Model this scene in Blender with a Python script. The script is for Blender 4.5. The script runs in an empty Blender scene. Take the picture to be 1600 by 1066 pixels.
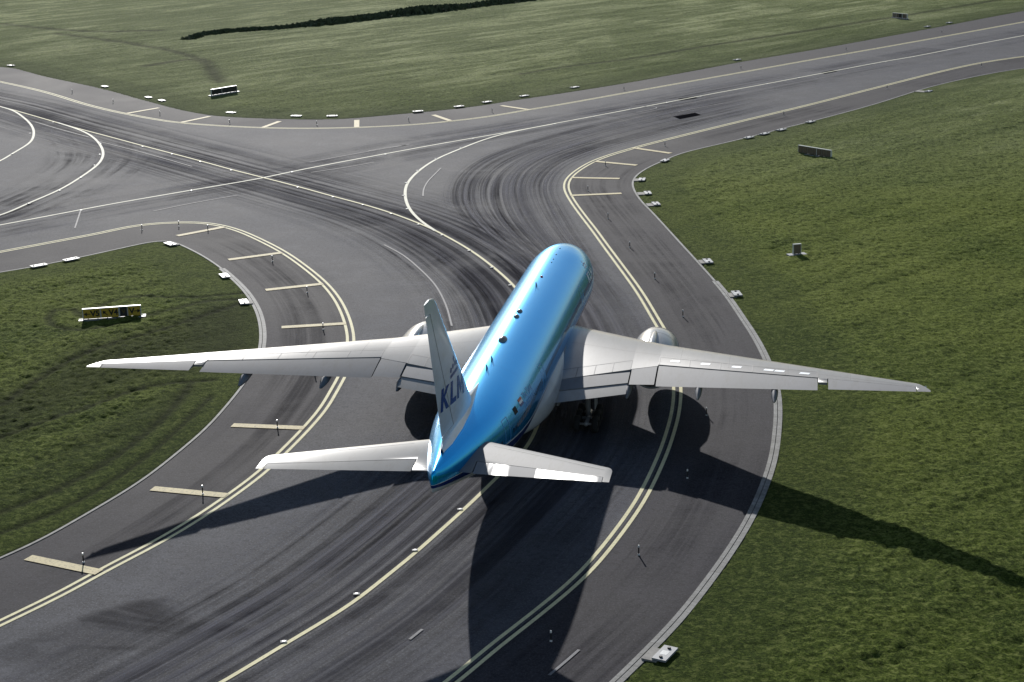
import bpy, math, random
import numpy as np
from mathutils import Matrix, Vector
from mathutils.geometry import tessellate_polygon
R = math.radians
random.seed(4); rng = np.random.default_rng(4)
scene = bpy.context.scene
col = scene.collection

# ------------------------------------------------------------------ camera
CAM = np.array([21.54184, -124.07191, 44.77919])
CF = np.array([-0.16688637, 0.942729, -0.28880959])
CR = np.array([0.98564904, 0.16705789, -0.02424112])
CU = np.array([-0.02539511, 0.28871041, 0.95707961])
FPX = 2648.98
cd = bpy.data.cameras.new('camera'); cam = bpy.data.objects.new('camera', cd); col.objects.link(cam)
cd.sensor_width = 36; cd.lens = FPX / 1600 * 36; cd.clip_start = 1; cd.clip_end = 20000
m = Matrix.Identity(4)
for i in range(3):
    m[i][0] = CR[i]; m[i][1] = CU[i]; m[i][2] = -CF[i]; m[i][3] = CAM[i]
cam.matrix_world = m; scene.camera = cam
scene.render.resolution_x = 1024; scene.render.resolution_y = 682

# ------------------------------------------------------------------ light
SEL = 0.3758; SAZ = -0.3503          # sun height, direction from +Y towards +X
world = bpy.data.worlds.new('World'); scene.world = world; world.use_nodes = True
wn = world.node_tree; bg = wn.nodes['Background']
sky = wn.nodes.new('ShaderNodeTexSky'); sky.sky_type = 'NISHITA'; sky.sun_disc = False
sky.sun_elevation = SEL; sky.sun_rotation = SAZ; sky.air_density = 1.0; sky.dust_density = .4
bg.inputs['Strength'].default_value = 0.05
# thin broken cloud in the sky, seen only as reflections in the paint
tc = wn.nodes.new('ShaderNodeTexCoord'); mp = wn.nodes.new('ShaderNodeMapping'); mp.inputs['Scale'].default_value = (1.6, 1.6, 4.5)
nz = wn.nodes.new('ShaderNodeTexNoise'); nz.inputs['Scale'].default_value = 2.3; nz.inputs['Detail'].default_value = 6
rp = wn.nodes.new('ShaderNodeValToRGB'); rp.color_ramp.elements[0].position = .5; rp.color_ramp.elements[1].position = .68
rp.color_ramp.elements[1].color = (.75, .75, .75, 1)
mx = wn.nodes.new('ShaderNodeMix'); mx.data_type = 'RGBA'; mx.inputs['B'].default_value = (4.2, 5.1, 6.8, 1)
wn.links.new(tc.outputs['Generated'], mp.inputs[0]); wn.links.new(mp.outputs[0], nz.inputs['Vector'])
wn.links.new(nz.outputs[0], rp.inputs[0]); wn.links.new(rp.outputs[0], mx.inputs['Factor'])
wn.links.new(sky.outputs[0], mx.inputs['A']); wn.links.new(mx.outputs['Result'], bg.inputs['Color'])
sd = bpy.data.lights.new('sun', 'SUN'); sd.energy = 3.6; sd.angle = R(.5); sd.color = (1, .97, .93)
so = bpy.data.objects.new('sun', sd); col.objects.link(so)
sdir = Vector((math.sin(SAZ) * math.cos(SEL), math.cos(SAZ) * math.cos(SEL), math.sin(SEL)))
so.rotation_euler = sdir.to_track_quat('Z', 'Y').to_euler()
vs = scene.view_settings; vs.view_transform = 'Standard'; vs.look = 'None'; vs.exposure = 0.6; vs.gamma = 1

# ------------------------------------------------------------------ helpers
def G(px, py, z=0.0):
    d = CF + CR * (px - 800) / FPX - CU * (py - 533) / FPX
    t = (z - CAM[2]) / d[2]
    return CAM + t * d
def g2(pts): return np.array([G(*q)[:2] for q in pts])
def cr(pts, step=1.0):
    """Catmull-Rom through ground points, resampled to even steps"""
    P = np.array(pts, float); P = np.vstack([2 * P[0] - P[1], P, 2 * P[-1] - P[-2]])
    out = []
    for i in range(1, len(P) - 2):
        p0, p1, p2, p3 = P[i - 1:i + 3]
        L = np.linalg.norm(p2 - p1); n = max(2, int(L / (step * .5)))
        a = .5
        t0 = 0; t1 = t0 + max(np.linalg.norm(p1 - p0), 1e-6) ** a; t2 = t1 + max(L, 1e-6) ** a; t3 = t2 + max(np.linalg.norm(p3 - p2), 1e-6) ** a
        for k in range(n):
            t = t1 + (t2 - t1) * k / n
            A1 = (t1 - t) / (t1 - t0) * p0 + (t - t0) / (t1 - t0) * p1; A2 = (t2 - t) / (t2 - t1) * p1 + (t - t1) / (t2 - t1) * p2
            A3 = (t3 - t) / (t3 - t2) * p2 + (t - t2) / (t3 - t2) * p3
            B1 = (t2 - t) / (t2 - t0) * A1 + (t - t0) / (t2 - t0) * A2; B2 = (t3 - t) / (t3 - t1) * A2 + (t - t1) / (t3 - t1) * A3
            out.append((t2 - t) / (t2 - t1) * B1 + (t - t1) / (t2 - t1) * B2)
    out.append(P[-2]); out = np.array(out)
    return resample(out, step)
def resample(P, step):
    s = np.r_[0, np.cumsum(np.linalg.norm(np.diff(P, axis=0), axis=1))]
    n = max(2, int(s[-1] / step) + 1); t = np.linspace(0, s[-1], n)
    Q = np.c_[np.interp(t, s, P[:, 0]), np.interp(t, s, P[:, 1])]
    return Q
def smooth(P, n=2):
    P = P.copy()
    for _ in range(n): P[1:-1] = .25 * P[:-2] + .5 * P[1:-1] + .25 * P[2:]
    return P
def extend(P, a=0, b=0):
    P = np.array(P)
    k = min(6, len(P) - 1)
    if a: d = P[0] - P[k]; d /= np.linalg.norm(d); P = np.vstack([P[0] + d * a, P])
    if b: d = P[-1] - P[-1 - k]; d /= np.linalg.norm(d); P = np.vstack([P, P[-1] + d * b])
    return P
def normals(P):
    t = np.gradient(P, axis=0); t /= np.linalg.norm(t, axis=1)[:, None]
    return np.c_[t[:, 1], -t[:, 0]]          # right-hand side of travel
def tag(o, label=None, cat=None, group=None, kind=None):
    if label: o['label'] = label
    if cat: o['category'] = cat
    if group: o['group'] = group
    if kind: o['kind'] = kind
    return o
def mesh(name, V, F, mat, parent=None, smooth_=False, uv=None):
    me = bpy.data.meshes.new(name); me.from_pydata([tuple(map(float, v)) for v in V], [], [tuple(f) for f in F])
    mats = mat if isinstance(mat, (list, tuple)) else [mat]
    for q in mats: me.materials.append(q)
    if smooth_: me.polygons.foreach_set('use_smooth', [True] * len(me.polygons))
    if uv is not None:
        ul = me.uv_layers.new(name='UVMap'); li = np.zeros(len(me.loops), int); me.loops.foreach_get('vertex_index', li)
        ul.data.foreach_set('uv', np.asarray(uv, float)[li].ravel())
    me.update()
    o = bpy.data.objects.new(name, me); col.objects.link(o)
    if parent: o.parent = parent
    return o
def empty(name, loc=(0, 0, 0), rz=0):
    o = bpy.data.objects.new(name, None); col.objects.link(o); o.location = loc; o.rotation_euler = (0, 0, rz); return o
def copy_tree(o, parent=None):
    c = o.copy(); col.objects.link(c)
    if parent: c.parent = parent
    for ch in list(o.children): copy_tree(ch, c)
    return c
class MB:
    def __init__(s): s.V = []; s.F = []
    def add(s, V, F):
        n = len(s.V); s.V += [tuple(v) for v in V]; s.F += [tuple(i + n for i in f) for f in F]; return s
    def box(s, c, d, rz=0, M=None):
        cx, cy, cz = c; a, b, h = d[0] / 2, d[1] / 2, d[2] / 2; V = []
        for z in (-h, h):
            for x, y in ((-a, -b), (a, -b), (a, b), (-a, b)):
                V.append((cx + x * math.cos(rz) - y * math.sin(rz), cy + x * math.sin(rz) + y * math.cos(rz), cz + z))
        return s.add(V, [(3, 2, 1, 0), (4, 5, 6, 7), (0, 1, 5, 4), (1, 2, 6, 5), (2, 3, 7, 6), (3, 0, 4, 7)])
    def tube(s, p0, p1, r0, r1=None, n=14, cap=True):
        r1 = r0 if r1 is None else r1; p0 = np.array(p0, float); p1 = np.array(p1, float); d = p1 - p0; d /= np.linalg.norm(d)
        a = np.cross(d, [0, 0, 1.]) if abs(d[2]) < .9 else np.cross(d, [1., 0, 0]); a /= np.linalg.norm(a); b = np.cross(d, a)
        V = []
        for p, r in ((p0, r0), (p1, r1)):
            for k in range(n): t = 2 * math.pi * k / n; V.append(p + r * (a * math.cos(t) + b * math.sin(t)))
        F = [(k, (k + 1) % n, n + (k + 1) % n, n + k) for k in range(n)]
        if cap: F += [tuple(range(n))[::-1], tuple(range(n, 2 * n))]
        return s.add(V, F)
    def build(s, name, mat, parent=None, sm=False): return mesh(name, s.V, s.F, mat, parent, sm)
def lathe_x(prof, c, n=40, close=True):
    """profile [(s, r)] turned about an axis along the aircraft (Y = 31.8 - s); c = (x, z)"""
    V = []; F = []
    for s, r in prof:
        for k in range(n): t = 2 * math.pi * k / n; V.append((c[0] + r * math.cos(t), 31.8 - s, c[1] + r * math.sin(t)))
    for i in range(len(prof) - 1):
        for k in range(n): F.append((i * n + k, i * n + (k + 1) % n, (i + 1) * n + (k + 1) % n, (i + 1) * n + k))
    return V, F
def ribbon(P, o0, o1, z, h=0.0):
    N = normals(P); s = np.r_[0, np.cumsum(np.linalg.norm(np.diff(P, axis=0), axis=1))]
    n = len(P); V = []; UV = []; F = []
    if h == 0:
        for i in range(n):
            for o in (o0, o1): q = P[i] + N[i] * o; V.append((q[0], q[1], z)); UV.append((s[i], o))
        F = [(2 * i, 2 * i + 1, 2 * i + 3, 2 * i + 2) for i in range(n - 1)]
    else:
        for i in range(n):
            a = P[i] + N[i] * o0; b = P[i] + N[i] * o1
            for q, zz, o in ((a, z - h, o0), (a, z, o0), (b, z, o1), (b, z - h, o1)): V.append((q[0], q[1], zz)); UV.append((s[i], o))
        for i in range(n - 1):
            for k in range(3): F.append((4 * i + k, 4 * i + k + 1, 4 * i + 5 + k, 4 * i + 4 + k))
    return V, F, UV
def joinparts(parts):
    V = []; F = []; UV = []
    for v, f, u in parts:
        n = len(V); V += list(v); UV += list(u); F += [tuple(i + n for i in q) for q in f]
    return V, F, UV
def poly_sheet(name, pts, z, mat, kind='structure'):
    tri = tessellate_polygon([[Vector((p[0], p[1], 0)) for p in pts]])
    V = [(p[0], p[1], z) for p in pts]; F = []
    for t in tri:
        a, b, c = (Vector(V[i]) for i in t)
        F.append(t if (b - a).cross(c - a).z > 0 else t[::-1])
    o = mesh(name, V, F, mat, uv=[(p[0], p[1]) for p in pts]); tag(o, kind=kind); return o

# ------------------------------------------------------------------ materials
class NT:
    def __init__(s, name):
        s.m = bpy.data.materials.new(name); s.m.use_nodes = True; s.t = s.m.node_tree; s.b = s.t.nodes['Principled BSDF']
    def n(s, ty, **k):
        x = s.t.nodes.new(ty)
        for a, v in k.items():
            if a in x.inputs and not hasattr(x, a): x.inputs[a].default_value = v
            else: setattr(x, a, v)
        return x
    def l(s, a, b): s.t.links.new(a, b)
    def noise(s, vec, scale, detail=4, rough=.55, dist=0):
        x = s.n('ShaderNodeTexNoise'); x.inputs['Scale'].default_value = scale; x.inputs['Detail'].default_value = detail
        x.inputs['Roughness'].default_value = rough; x.inputs['Distortion'].default_value = dist; s.l(vec, x.inputs['Vector']); return x.outputs[0]
    def mapv(s, vec, scale=(1, 1, 1), rot=(0, 0, 0)):
        x = s.n('ShaderNodeMapping'); x.inputs['Scale'].default_value = scale; x.inputs['Rotation'].default_value = rot; s.l(vec, x.inputs[0]); return x.outputs[0]
    def ramp(s, f, st):
        x = s.n('ShaderNodeValToRGB'); e = x.color_ramp.elements
        while len(e) < len(st): e.new(.5)
        for q, (p, c) in zip(e, st):
            q.position = p; q.color = (c, c, c, 1) if not isinstance(c, tuple) else (*c, 1)
        s.l(f, x.inputs[0]); return x.outputs[0]
    def mix(s, f, a, b):
        x = s.n('ShaderNodeMix'); x.data_type = 'RGBA'
        for v, k in ((f, 'Factor'), (a, 'A'), (b, 'B')):
            if isinstance(v, (int, float)): x.inputs[k].default_value = v
            elif isinstance(v, tuple): x.inputs[k].default_value = (*v, 1)
            else: s.l(v, x.inputs[k])
        return x.outputs['Result']
    def math(s, op, a, b=None, c=None, clamp=False):
        x = s.n('ShaderNodeMath'); x.operation = op; x.use_clamp = clamp
        for i, v in enumerate((a, b, c)):
            if v is None: continue
            if isinstance(v, (int, float)): x.inputs[i].default_value = v
            else: s.l(v, x.inputs[i])
        return x.outputs[0]
    def set(s, **k):
        for a, v in k.items():
            i = s.b.inputs[a.replace('_', ' ')]
            if isinstance(v, (int, float)): i.default_value = v
            elif isinstance(v, tuple): i.default_value = (*v, 1) if len(v) == 3 and i.type == 'RGBA' else v
            else: s.l(v, i)
    def bump(s, h, st=.5, d=.1):
        x = s.n('ShaderNodeBump'); x.inputs['Strength'].default_value = st; x.inputs['Distance'].default_value = d
        s.l(h, x.inputs['Height']); s.l(x.outputs[0], s.b.inputs['Normal'])
def geo(nt): return nt.n('ShaderNodeNewGeometry').outputs['Position']
def plain(name, c, rough=.5, metal=0, var=.12, scale=2., coat=0, spec=.5):
    nt = NT(name); f = nt.noise(nt.n('ShaderNodeTexCoord').outputs['Object'], scale, 5)
    a = tuple(x * (1 - var) for x in c); b = tuple(min(1, x * (1 + var)) for x in c)
    nt.set(Base_Color=nt.mix(nt.ramp(f, [(.3, 0.), (.7, 1.)]), a, b), Roughness=rough, Metallic=metal, Coat_Weight=coat, Specular_IOR_Level=spec)
    nt.b.inputs['Coat Roughness'].default_value = .05
    return nt.m
def asphalt(name, c0, c1, c2, rough=.85, spec=.11):
    nt = NT(name); p = geo(nt)
    big = nt.noise(nt.mapv(p, (1, 1, 1)), .045, 6, .6, .6); mid = nt.noise(p, .35, 5, .6); fine = nt.noise(p, 7, 4, .8)
    gr = nt.noise(p, 2.2, 6, .75)
    c = nt.mix(nt.ramp(big, [(.33, 0.), (.68, 1.)]), c0, c1)
    c = nt.mix(nt.math('MULTIPLY', nt.ramp(mid, [(.45, 0.), (.75, 1.)]), .5), c, c2)
    c = nt.mix(nt.ramp(gr, [(.38, .65), (.52, 0.)]), c, tuple(x * .55 for x in c0))
    c = nt.mix(nt.ramp(fine, [(.50, 0.), (.68, .8)]), c, tuple(x * 2.0 for x in c1))
    nt.set(Base_Color=c, Roughness=nt.math('ADD', nt.math('MULTIPLY', big, .16), rough - .08), Specular_IOR_Level=spec)
    nt.bump(nt.math('ADD', fine, nt.math('MULTIPLY', gr, 1.5)), .5, .012)
    return nt.m
M = {}
M['asphalt'] = asphalt('asphalt', (.046, .047, .054), (.086, .088, .099), (.125, .128, .144))
M['shoulder'] = asphalt('shoulder_asphalt', (.028, .027, .031), (.044, .042, .049), (.056, .053, .062))
M['patch'] = asphalt('asphalt_patch', (.006, .006, .008), (.010, .010, .012), (.012, .012, .014), .95, .0)
M['concrete'] = plain('concrete', (.42, .42, .40), .8, var=.22, scale=3)
M['slab'] = plain('white_slab', (.28, .29, .30), .55, var=.1, scale=4)
M['pad'] = plain('pad_concrete', (.26, .25, .23), .85, var=.25, scale=3)
M['black'] = plain('black_plastic', (.012, .012, .014), .5)
M['white'] = plain('white_plastic', (.75, .75, .72), .4)
def paint(name, c, worn=.45):
    nt = NT(name); p = geo(nt)
    w = nt.ramp(nt.noise(p, 5, 6, .75), [(.30, worn), (.5, 0.)]); v = nt.noise(p, .6, 4)
    cc = nt.mix(nt.ramp(v, [(.3, 0.), (.7, 1.)]), tuple(x * .82 for x in c), c)
    nt.set(Base_Color=nt.mix(w, cc, (.10, .095, .09)), Roughness=.75, Specular_IOR_Level=.2)
    return nt.m
M['yellow'] = paint('pale_yellow_paint', (.80, .74, .44), .4)
M['glare_cream'] = paint('glare_whitened_line_paint', (.82, .80, .64), .25)  # same yellow paint, whitened in its colour to imitate glancing light on far lines
M['bar'] = paint('bar_paint', (.68, .58, .33), .8)
M['faint'] = paint('faded_seam', (.22, .22, .23), .9)

def kerb_mat():
    nt = NT('kerb_concrete'); uv = nt.n('ShaderNodeUVMap').outputs[0]; sx = nt.n('ShaderNodeSeparateXYZ'); nt.l(uv, sx.inputs[0])
    j = nt.math('PINGPONG', sx.outputs[0], .75); jl = nt.ramp(j, [(.0, 1.), (.04, 0.)])
    n1 = nt.noise(geo(nt), .8, 5, .65); n2 = nt.noise(geo(nt), 7, 4, .7)
    c = nt.mix(nt.ramp(n1, [(.3, 0.), (.7, 1.)]), (.13, .13, .125), (.30, .30, .29)); c = nt.mix(nt.ramp(n2, [(.35, .6), (.55, 0.)]), c, (.10, .10, .08))
    nt.set(Base_Color=nt.mix(jl, c, (.06, .06, .055)), Roughness=.8); return nt.m
M['kerb'] = kerb_mat()

def streak(name, c, lo, hi, amt, seed, sx=.02, sy=1.3, half=10, rough=.7, mlo=.12):
    """tyre rubber / polish: streaks that run along the ribbon (u = along, v = across)"""
    nt = NT(name); uv = nt.n('ShaderNodeUVMap').outputs[0]
    mp = nt.n('ShaderNodeMapping'); mp.inputs['Location'].default_value = (seed * 7.3, seed * 3.1, 0); mp.inputs['Scale'].default_value = (sx, sy, 1); nt.l(uv, mp.inputs[0])
    a = nt.noise(mp.outputs[0], 1, 5, .72)
    mp2 = nt.n('ShaderNodeMapping'); mp2.inputs['Location'].default_value = (seed * 2.3, seed, 0); mp2.inputs['Scale'].default_value = (sx * 1.6, sy * .22, 1); nt.l(uv, mp2.inputs[0])
    b = nt.noise(mp2.outputs[0], 1, 3, .6)
    br = nt.noise(geo(nt), .06, 4, .6); pm = nt.ramp(nt.noise(nt.mapv(geo(nt), (1, 1, 1)), .045, 5, .7, 1.0), [(.40, mlo), (.60, 1.)])
    f = nt.math('ADD', nt.math('MULTIPLY', a, .6), nt.math('ADD', nt.math('MULTIPLY', b, .3), nt.math('MULTIPLY', br, .1)))
    f = nt.ramp(f, [(lo, 0.), (hi, 1.)])
    s = nt.n('ShaderNodeSeparateXYZ'); nt.l(uv, s.inputs[0])
    at = nt.n('ShaderNodeAttribute'); at.attribute_name = 'fade'
    f = nt.math('MULTIPLY', f, at.outputs['Fac'])
    f = nt.math('MULTIPLY', nt.math('MULTIPLY', f, pm), amt, clamp=True)
    nt.set(Base_Color=c, Roughness=.95, Specular_IOR_Level=(.13 if c[0] > .05 else .0))
    tr = nt.n('ShaderNodeBsdfTransparent'); mxs = nt.n('ShaderNodeMixShader'); nt.l(f, mxs.inputs[0]); nt.l(tr.outputs[0], mxs.inputs[1]); nt.l(nt.b.outputs[0], mxs.inputs[2])
    nt.l(mxs.outputs[0], nt.t.nodes['Material Output'].inputs['Surface'])
    return nt.m

# ------------------------------------------------------------------ ground traces (read off the photograph, laid on the ground)
topE = [(-90,88),(0,105),(17,106),(68,119),(159,138.5),(216,154),(257,165),(290,173),(338,181),(388,184),(453,186),(530,186),(614,179),(672,174),(746,165.5),(793,158),(868,147),(969,131),(1070,113),(1155,97),(1263,79),(1364,61),(1448,45.6),(1600,17),(1720,-3)]
topL = [(-90,111),(0,128),(68,143.5),(142,165.5),(196,178),(257,189),(280,192),(338,196.5),(412,200),(473,201),(530,200.3),(581,198.6),(648,195),(706,189.5),(766,182),(827,171.6),(868,165),(969,147),(1070,129),(1158,113.5),(1263,94.6),(1364,77),(1465,59),(1600,34.5),(1720,13)]
ctrC = [(1720,34),(1600,55.7),(1512.6,72),(1428,88.5),(1384,96),(1296,112.5),(1198.5,131),(1095.5,150),(1043,160),(927,182),(868,193),(810,204),(739,216),(665,229),(602.6,240.5),(530,254),(456,268.5),(412,278),(299,297.5),(169,320),(126.6,328),(0,352),(-120,374)]
ctrD = [(-90,148),(0,167),(20,172),(83,190),(118,200),(169,213.4),(223,228),(314,252),(361,265),(412,278),(466,292),(520,307),(567,319.5),(611,333),(655,349.5),(675,358),(700,371),(733,390),(765,413),(803,447),(826,480),(843,520),(852,560),(853,600),(846,645),(829,690),(800,726),(775,747),(760,763),(719,802),(678.6,838),(645,868),(594,908.6),(557,939),(530,956.6),(446,1006.6),(348,1066),(250,1120)]
ctrE = [(868,193.5),(810,204.5),(766,215.5),(719,233),(682,249),(653,268.5),(636.4,287),(633,305.6),(640,327),(658,346),(680,361)]
ctrF = [(-25,161.5),(0,166.8),(20,173),(37,184),(49,196),(53,208),(47,223),(20,240),(0,252),(-60,276)]
ctrG = [(90,192),(116.5,200.5),(138.5,210),(155,224.6),(161.4,241.5),(153.7,256.7),(126.6,277),(93,297),(45.6,317.5),(0,337),(-110,366)]
lftL = [(-90,411),(0,394),(101,375),(169,362),(202.6,354),(236,350),(287,347.5),(321,348.5),(347,353),(371.5,360),(405,374.5),(442.4,394),(473,415),(506.6,443),(527,468),(538.7,491),(545.5,512),(548.4,531),(545,556),(535.6,586),(521.4,611),(506.6,637),(473,676),(439,710),(412,736),(371.5,766.8),(304,813),(236,853),(160,891.7),(101,925.5),(34,957.6),(0,974.5),(-80,1012)]
lftE = [(-90,441),(0,426),(44,419),(128,402),(202.6,385.5),(250,375.5),(262,375),(280,382),(311,397),(338,414),(365,436),(388,460),(403.6,487),(410,512),(410,539),(404,562),(393.5,581),(381.6,600),(358,630),(321,671),(280,706),(219.5,753),(135,804),(50.7,851),(0,873),(-80,907)]
rgtL = [(1720,75),(1600,88.5),(1533,98.5),(1479,110),(1381,134.4),(1262.6,164.5),(1161,189),(1065,212.5),(992.7,231),(935,249),(905,265),(888,280),(884.6,294),(893,312),(908,333.5),(928.5,360),(946.6,385),(966,411),(1000,458),(1025,500),(1040,526),(1052,560),(1058.4,604),(1057.5,630),(1054,652),(1046,680),(1038,704),(1003,778),(969,828),(911.6,897),(834,962.7),(766.4,1015),(709,1064),(640,1115)]
rgtE = [(1720,93),(1600,107),(1539.5,117),(1458.5,135),(1364,164),(1279.5,187),(1212,204),(1144,221),(1065,240),(1036.6,251.6),(1009.6,264),(993,276),(988,287),(992,300),(1003,316),(1019.7,333),(1060,377),(1097,417.5),(1134,460),(1161,499),(1180,528),(1198,563),(1211,600),(1215.5,637),(1214,671),(1208,716),(1195,757),(1171,811),(1138,865),(1094,925.5),(1060,968),(1036.6,993),(1003,1027),(965.7,1064),(915,1110)]
T = {}
for k, v in dict(topE=topE, topL=topL, ctrC=ctrC, ctrD=ctrD, ctrE=ctrE, ctrF=ctrF, ctrG=ctrG, lftL=lftL, lftE=lftE, rgtL=rgtL, rgtE=rgtE).items():
    T[k] = smooth(cr(g2(v), 1.0), 6)
T['topE'] = extend(T['topE'], 150, 250); T['topL'] = extend(T['topL'], 150, 250); T['ctrC'] = extend(T['ctrC'], 250, 120)
T['rgtE'] = extend(T['rgtE'], 250, 50); T['rgtL'] = extend(T['rgtL'], 250, 50); T['lftE'] = extend(T['lftE'], 120, 50); T['lftL'] = extend(T['lftL'], 120, 50)
T['ctrD'] = extend(T['ctrD'], 150, 40); T['ctrG'] = extend(T['ctrG'], 0, 120)

asph = np.vstack([T['topE'], T['rgtE'], T['lftE'][::-1]])
poly_sheet('taxiway', asph, 0.0, M['asphalt'])
# darker shoulders between the side stripes and the grass
sh1 = np.vstack([T['rgtL'], T['rgtE'][::-1]]); poly_sheet('shoulder', sh1, 0.004, M['shoulder'])
sh2 = np.vstack([T['lftL'], T['lftE'][::-1]]); poly_sheet('shoulder', sh2, 0.004, M['shoulder'])
sh3 = np.vstack([T['topL'], T['topE'][::-1]]); poly_sheet('shoulder', sh3, 0.004, M['shoulder'])

# --- tyre marks and polish
def wear(name, P, o0, o1, z, mat, fin=14, nx=16, side=.3):
    P = resample(smooth(P, 10), 2.0); N = normals(P); s = np.r_[0, np.cumsum(np.linalg.norm(np.diff(P, axis=0), axis=1))]; L = s[-1]
    V = []; UV = []; FA = []; F = []
    for i in range(len(P)):
        e = min(1, s[i] / fin, (L - s[i]) / fin)
        for k in range(nx + 1):
            t = k / nx; o = o0 + (o1 - o0) * t; q = P[i] + N[i] * o; V.append((q[0], q[1], z)); UV.append((s[i], o))
            FA.append(max(0, e) * min(1, t / side, (1 - t) / side))
    for i in range(len(P) - 1):
        for k in range(nx): a = i * (nx + 1) + k; F.append((a, a + 1, a + nx + 2, a + nx + 1))
    o = mesh(name, V, F, mat, uv=UV); at = o.data.attributes.new('fade', 'FLOAT', 'POINT'); at.data.foreach_set('value', FA)
    tag(o, kind='structure'); return o
def sub(P, a, b):
    """slice of a trace between two pixel positions"""
    A = G(*a)[:2]; B = G(*b)[:2]; i = int(np.argmin(np.linalg.norm(P - A, axis=1))); j = int(np.argmin(np.linalg.norm(P - B, axis=1)))
    return P[min(i, j):max(i, j) + 1] if i <= j else P[j:i + 1][::-1]
dark = (.028, .027, .033); pale = (.15, .15, .175)
D_all = T['ctrD']; D_low = sub(D_all, (520, 307), (250, 1120))
ED = np.vstack([T['ctrE'][:-3], sub(D_all, (700, 371), (760, 763))])
EDr = np.vstack([sub(T['ctrC'], (1296, 112), (880, 191)), smooth(T['ctrE'], 3)[6:-3], sub(D_all, (700, 371), (852, 560))])
RL = sub(T['rgtL'], (1161, 189), (1058, 604))
wear('tyre_marks', D_all, -11, 11, 0.0060, streak('rubber_streaks', dark, .455, .57, .55, 1, .006, 1.5, mlo=.55))
wear('tyre_marks', EDr, -26, 8, 0.0080, streak('rubber_streaks_turn', dark, .45, .66, .85, 2, .022, .9), nx=24, side=.2) if 0 else None
wear('tyre_marks', T['ctrC'], -8, 8, 0.0100, streak('rubber_streaks_main', dark, .47, .6, .4, 3, .01, 1.0))
wear('worn_asphalt', D_all, -13, 13, 0.0050, streak('polish_streaks', pale, .46, .57, .75, 5, .005, .8, mlo=.6))
wear('worn_asphalt', T['ctrC'], -11, 11, 0.0040, streak('polish_streaks_main', pale, .48, .58, .7, 6, .006, .5))
wear('tyre_marks', T['ctrG'], -9, 9, 0.0120, streak('rubber_streaks_left', dark, .46, .6, .6, 7, .03, 1.0))
wear('tyre_marks', T['rgtL'], -9, 0.5, 0.0140, streak('rubber_streaks_right', dark, .47, .6, .4, 8, .015, .9))
wear('tyre_marks', sub(T['rgtE'], (1279, 187), (915, 1110)), -9, -.5, 0.0150, streak('shoulder_streaks', dark, .46, .6, .55, 9, .008, .5, mlo=.4))
wear('tyre_marks', sub(T['lftE'], (250, 375), (-80, 907)), -10, -.5, 0.0160, streak('shoulder_streaks_left', dark, .46, .6, .55, 10, .008, .45, mlo=.4))
# the fan of turning marks between the inner curve and the right edge line
A_ = cr(g2([(1180, 137), (980, 178), (860, 208), (770, 233), (712, 262), (690, 292), (690, 318), (712, 346), (760, 384), (800, 420), (830, 470)]), 2)
B_ = cr(g2([(1250, 160), (1060, 207), (940, 240), (893, 262), (876, 282), (874, 300), (890, 330), (915, 372), (940, 408), (968, 450), (1000, 500)]), 2)
def fan(z, mat, n=140, m_=28):
    a = resample(smooth(A_, 8), np.linalg.norm(np.diff(A_, axis=0), axis=1).sum() / n); b = resample(smooth(B_, 8), np.linalg.norm(np.diff(B_, axis=0), axis=1).sum() / n)
    n = min(len(a), len(b)); V = []; UV = []; FA = []; F = []
    for i in range(n):
        w = np.linalg.norm(a[i] - b[i])
        for k in range(m_ + 1):
            t = k / m_; q = a[i] * (1 - t) + b[i] * t; V.append((q[0], q[1], z)); UV.append((i * 1.2, t * 26)); FA.append(min(1, i / 16, (n - 1 - i) / 26) * min(1, t / .12, (1 - t) / .1))
    for i in range(n - 1):
        for k in range(m_): p = i * (m_ + 1) + k; F.append((p, p + 1, p + m_ + 2, p + m_ + 1))
    o = mesh('tyre_marks', V, F, mat, uv=UV); at = o.data.attributes.new('fade', 'FLOAT', 'POINT'); at.data.foreach_set('value', FA); tag(o, kind='structure')
fan(.0175, streak('turning_marks', dark, .45, .58, .6, 12, .010, 1.6, mlo=.5))
fan(.0185, streak('turning_polish', pale, .47, .58, .7, 14, .008, 1.2, mlo=.5))
# strong twin wheel tracks either side of the centreline
rub = streak('wheel_track', (.014, .013, .017), .36, .56, .55, 15, .01, 3.0)
for z, o, w in ((.0195, 3.3, .5), (.0195, 4.6, .6), (.0195, 6.2, .45), (.0195, 8.2, .3), (.0195, -1.6, .6)):
    wear('tyre_marks', D_low, o - w, o + w, z, rub, nx=4, side=.5)

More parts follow.
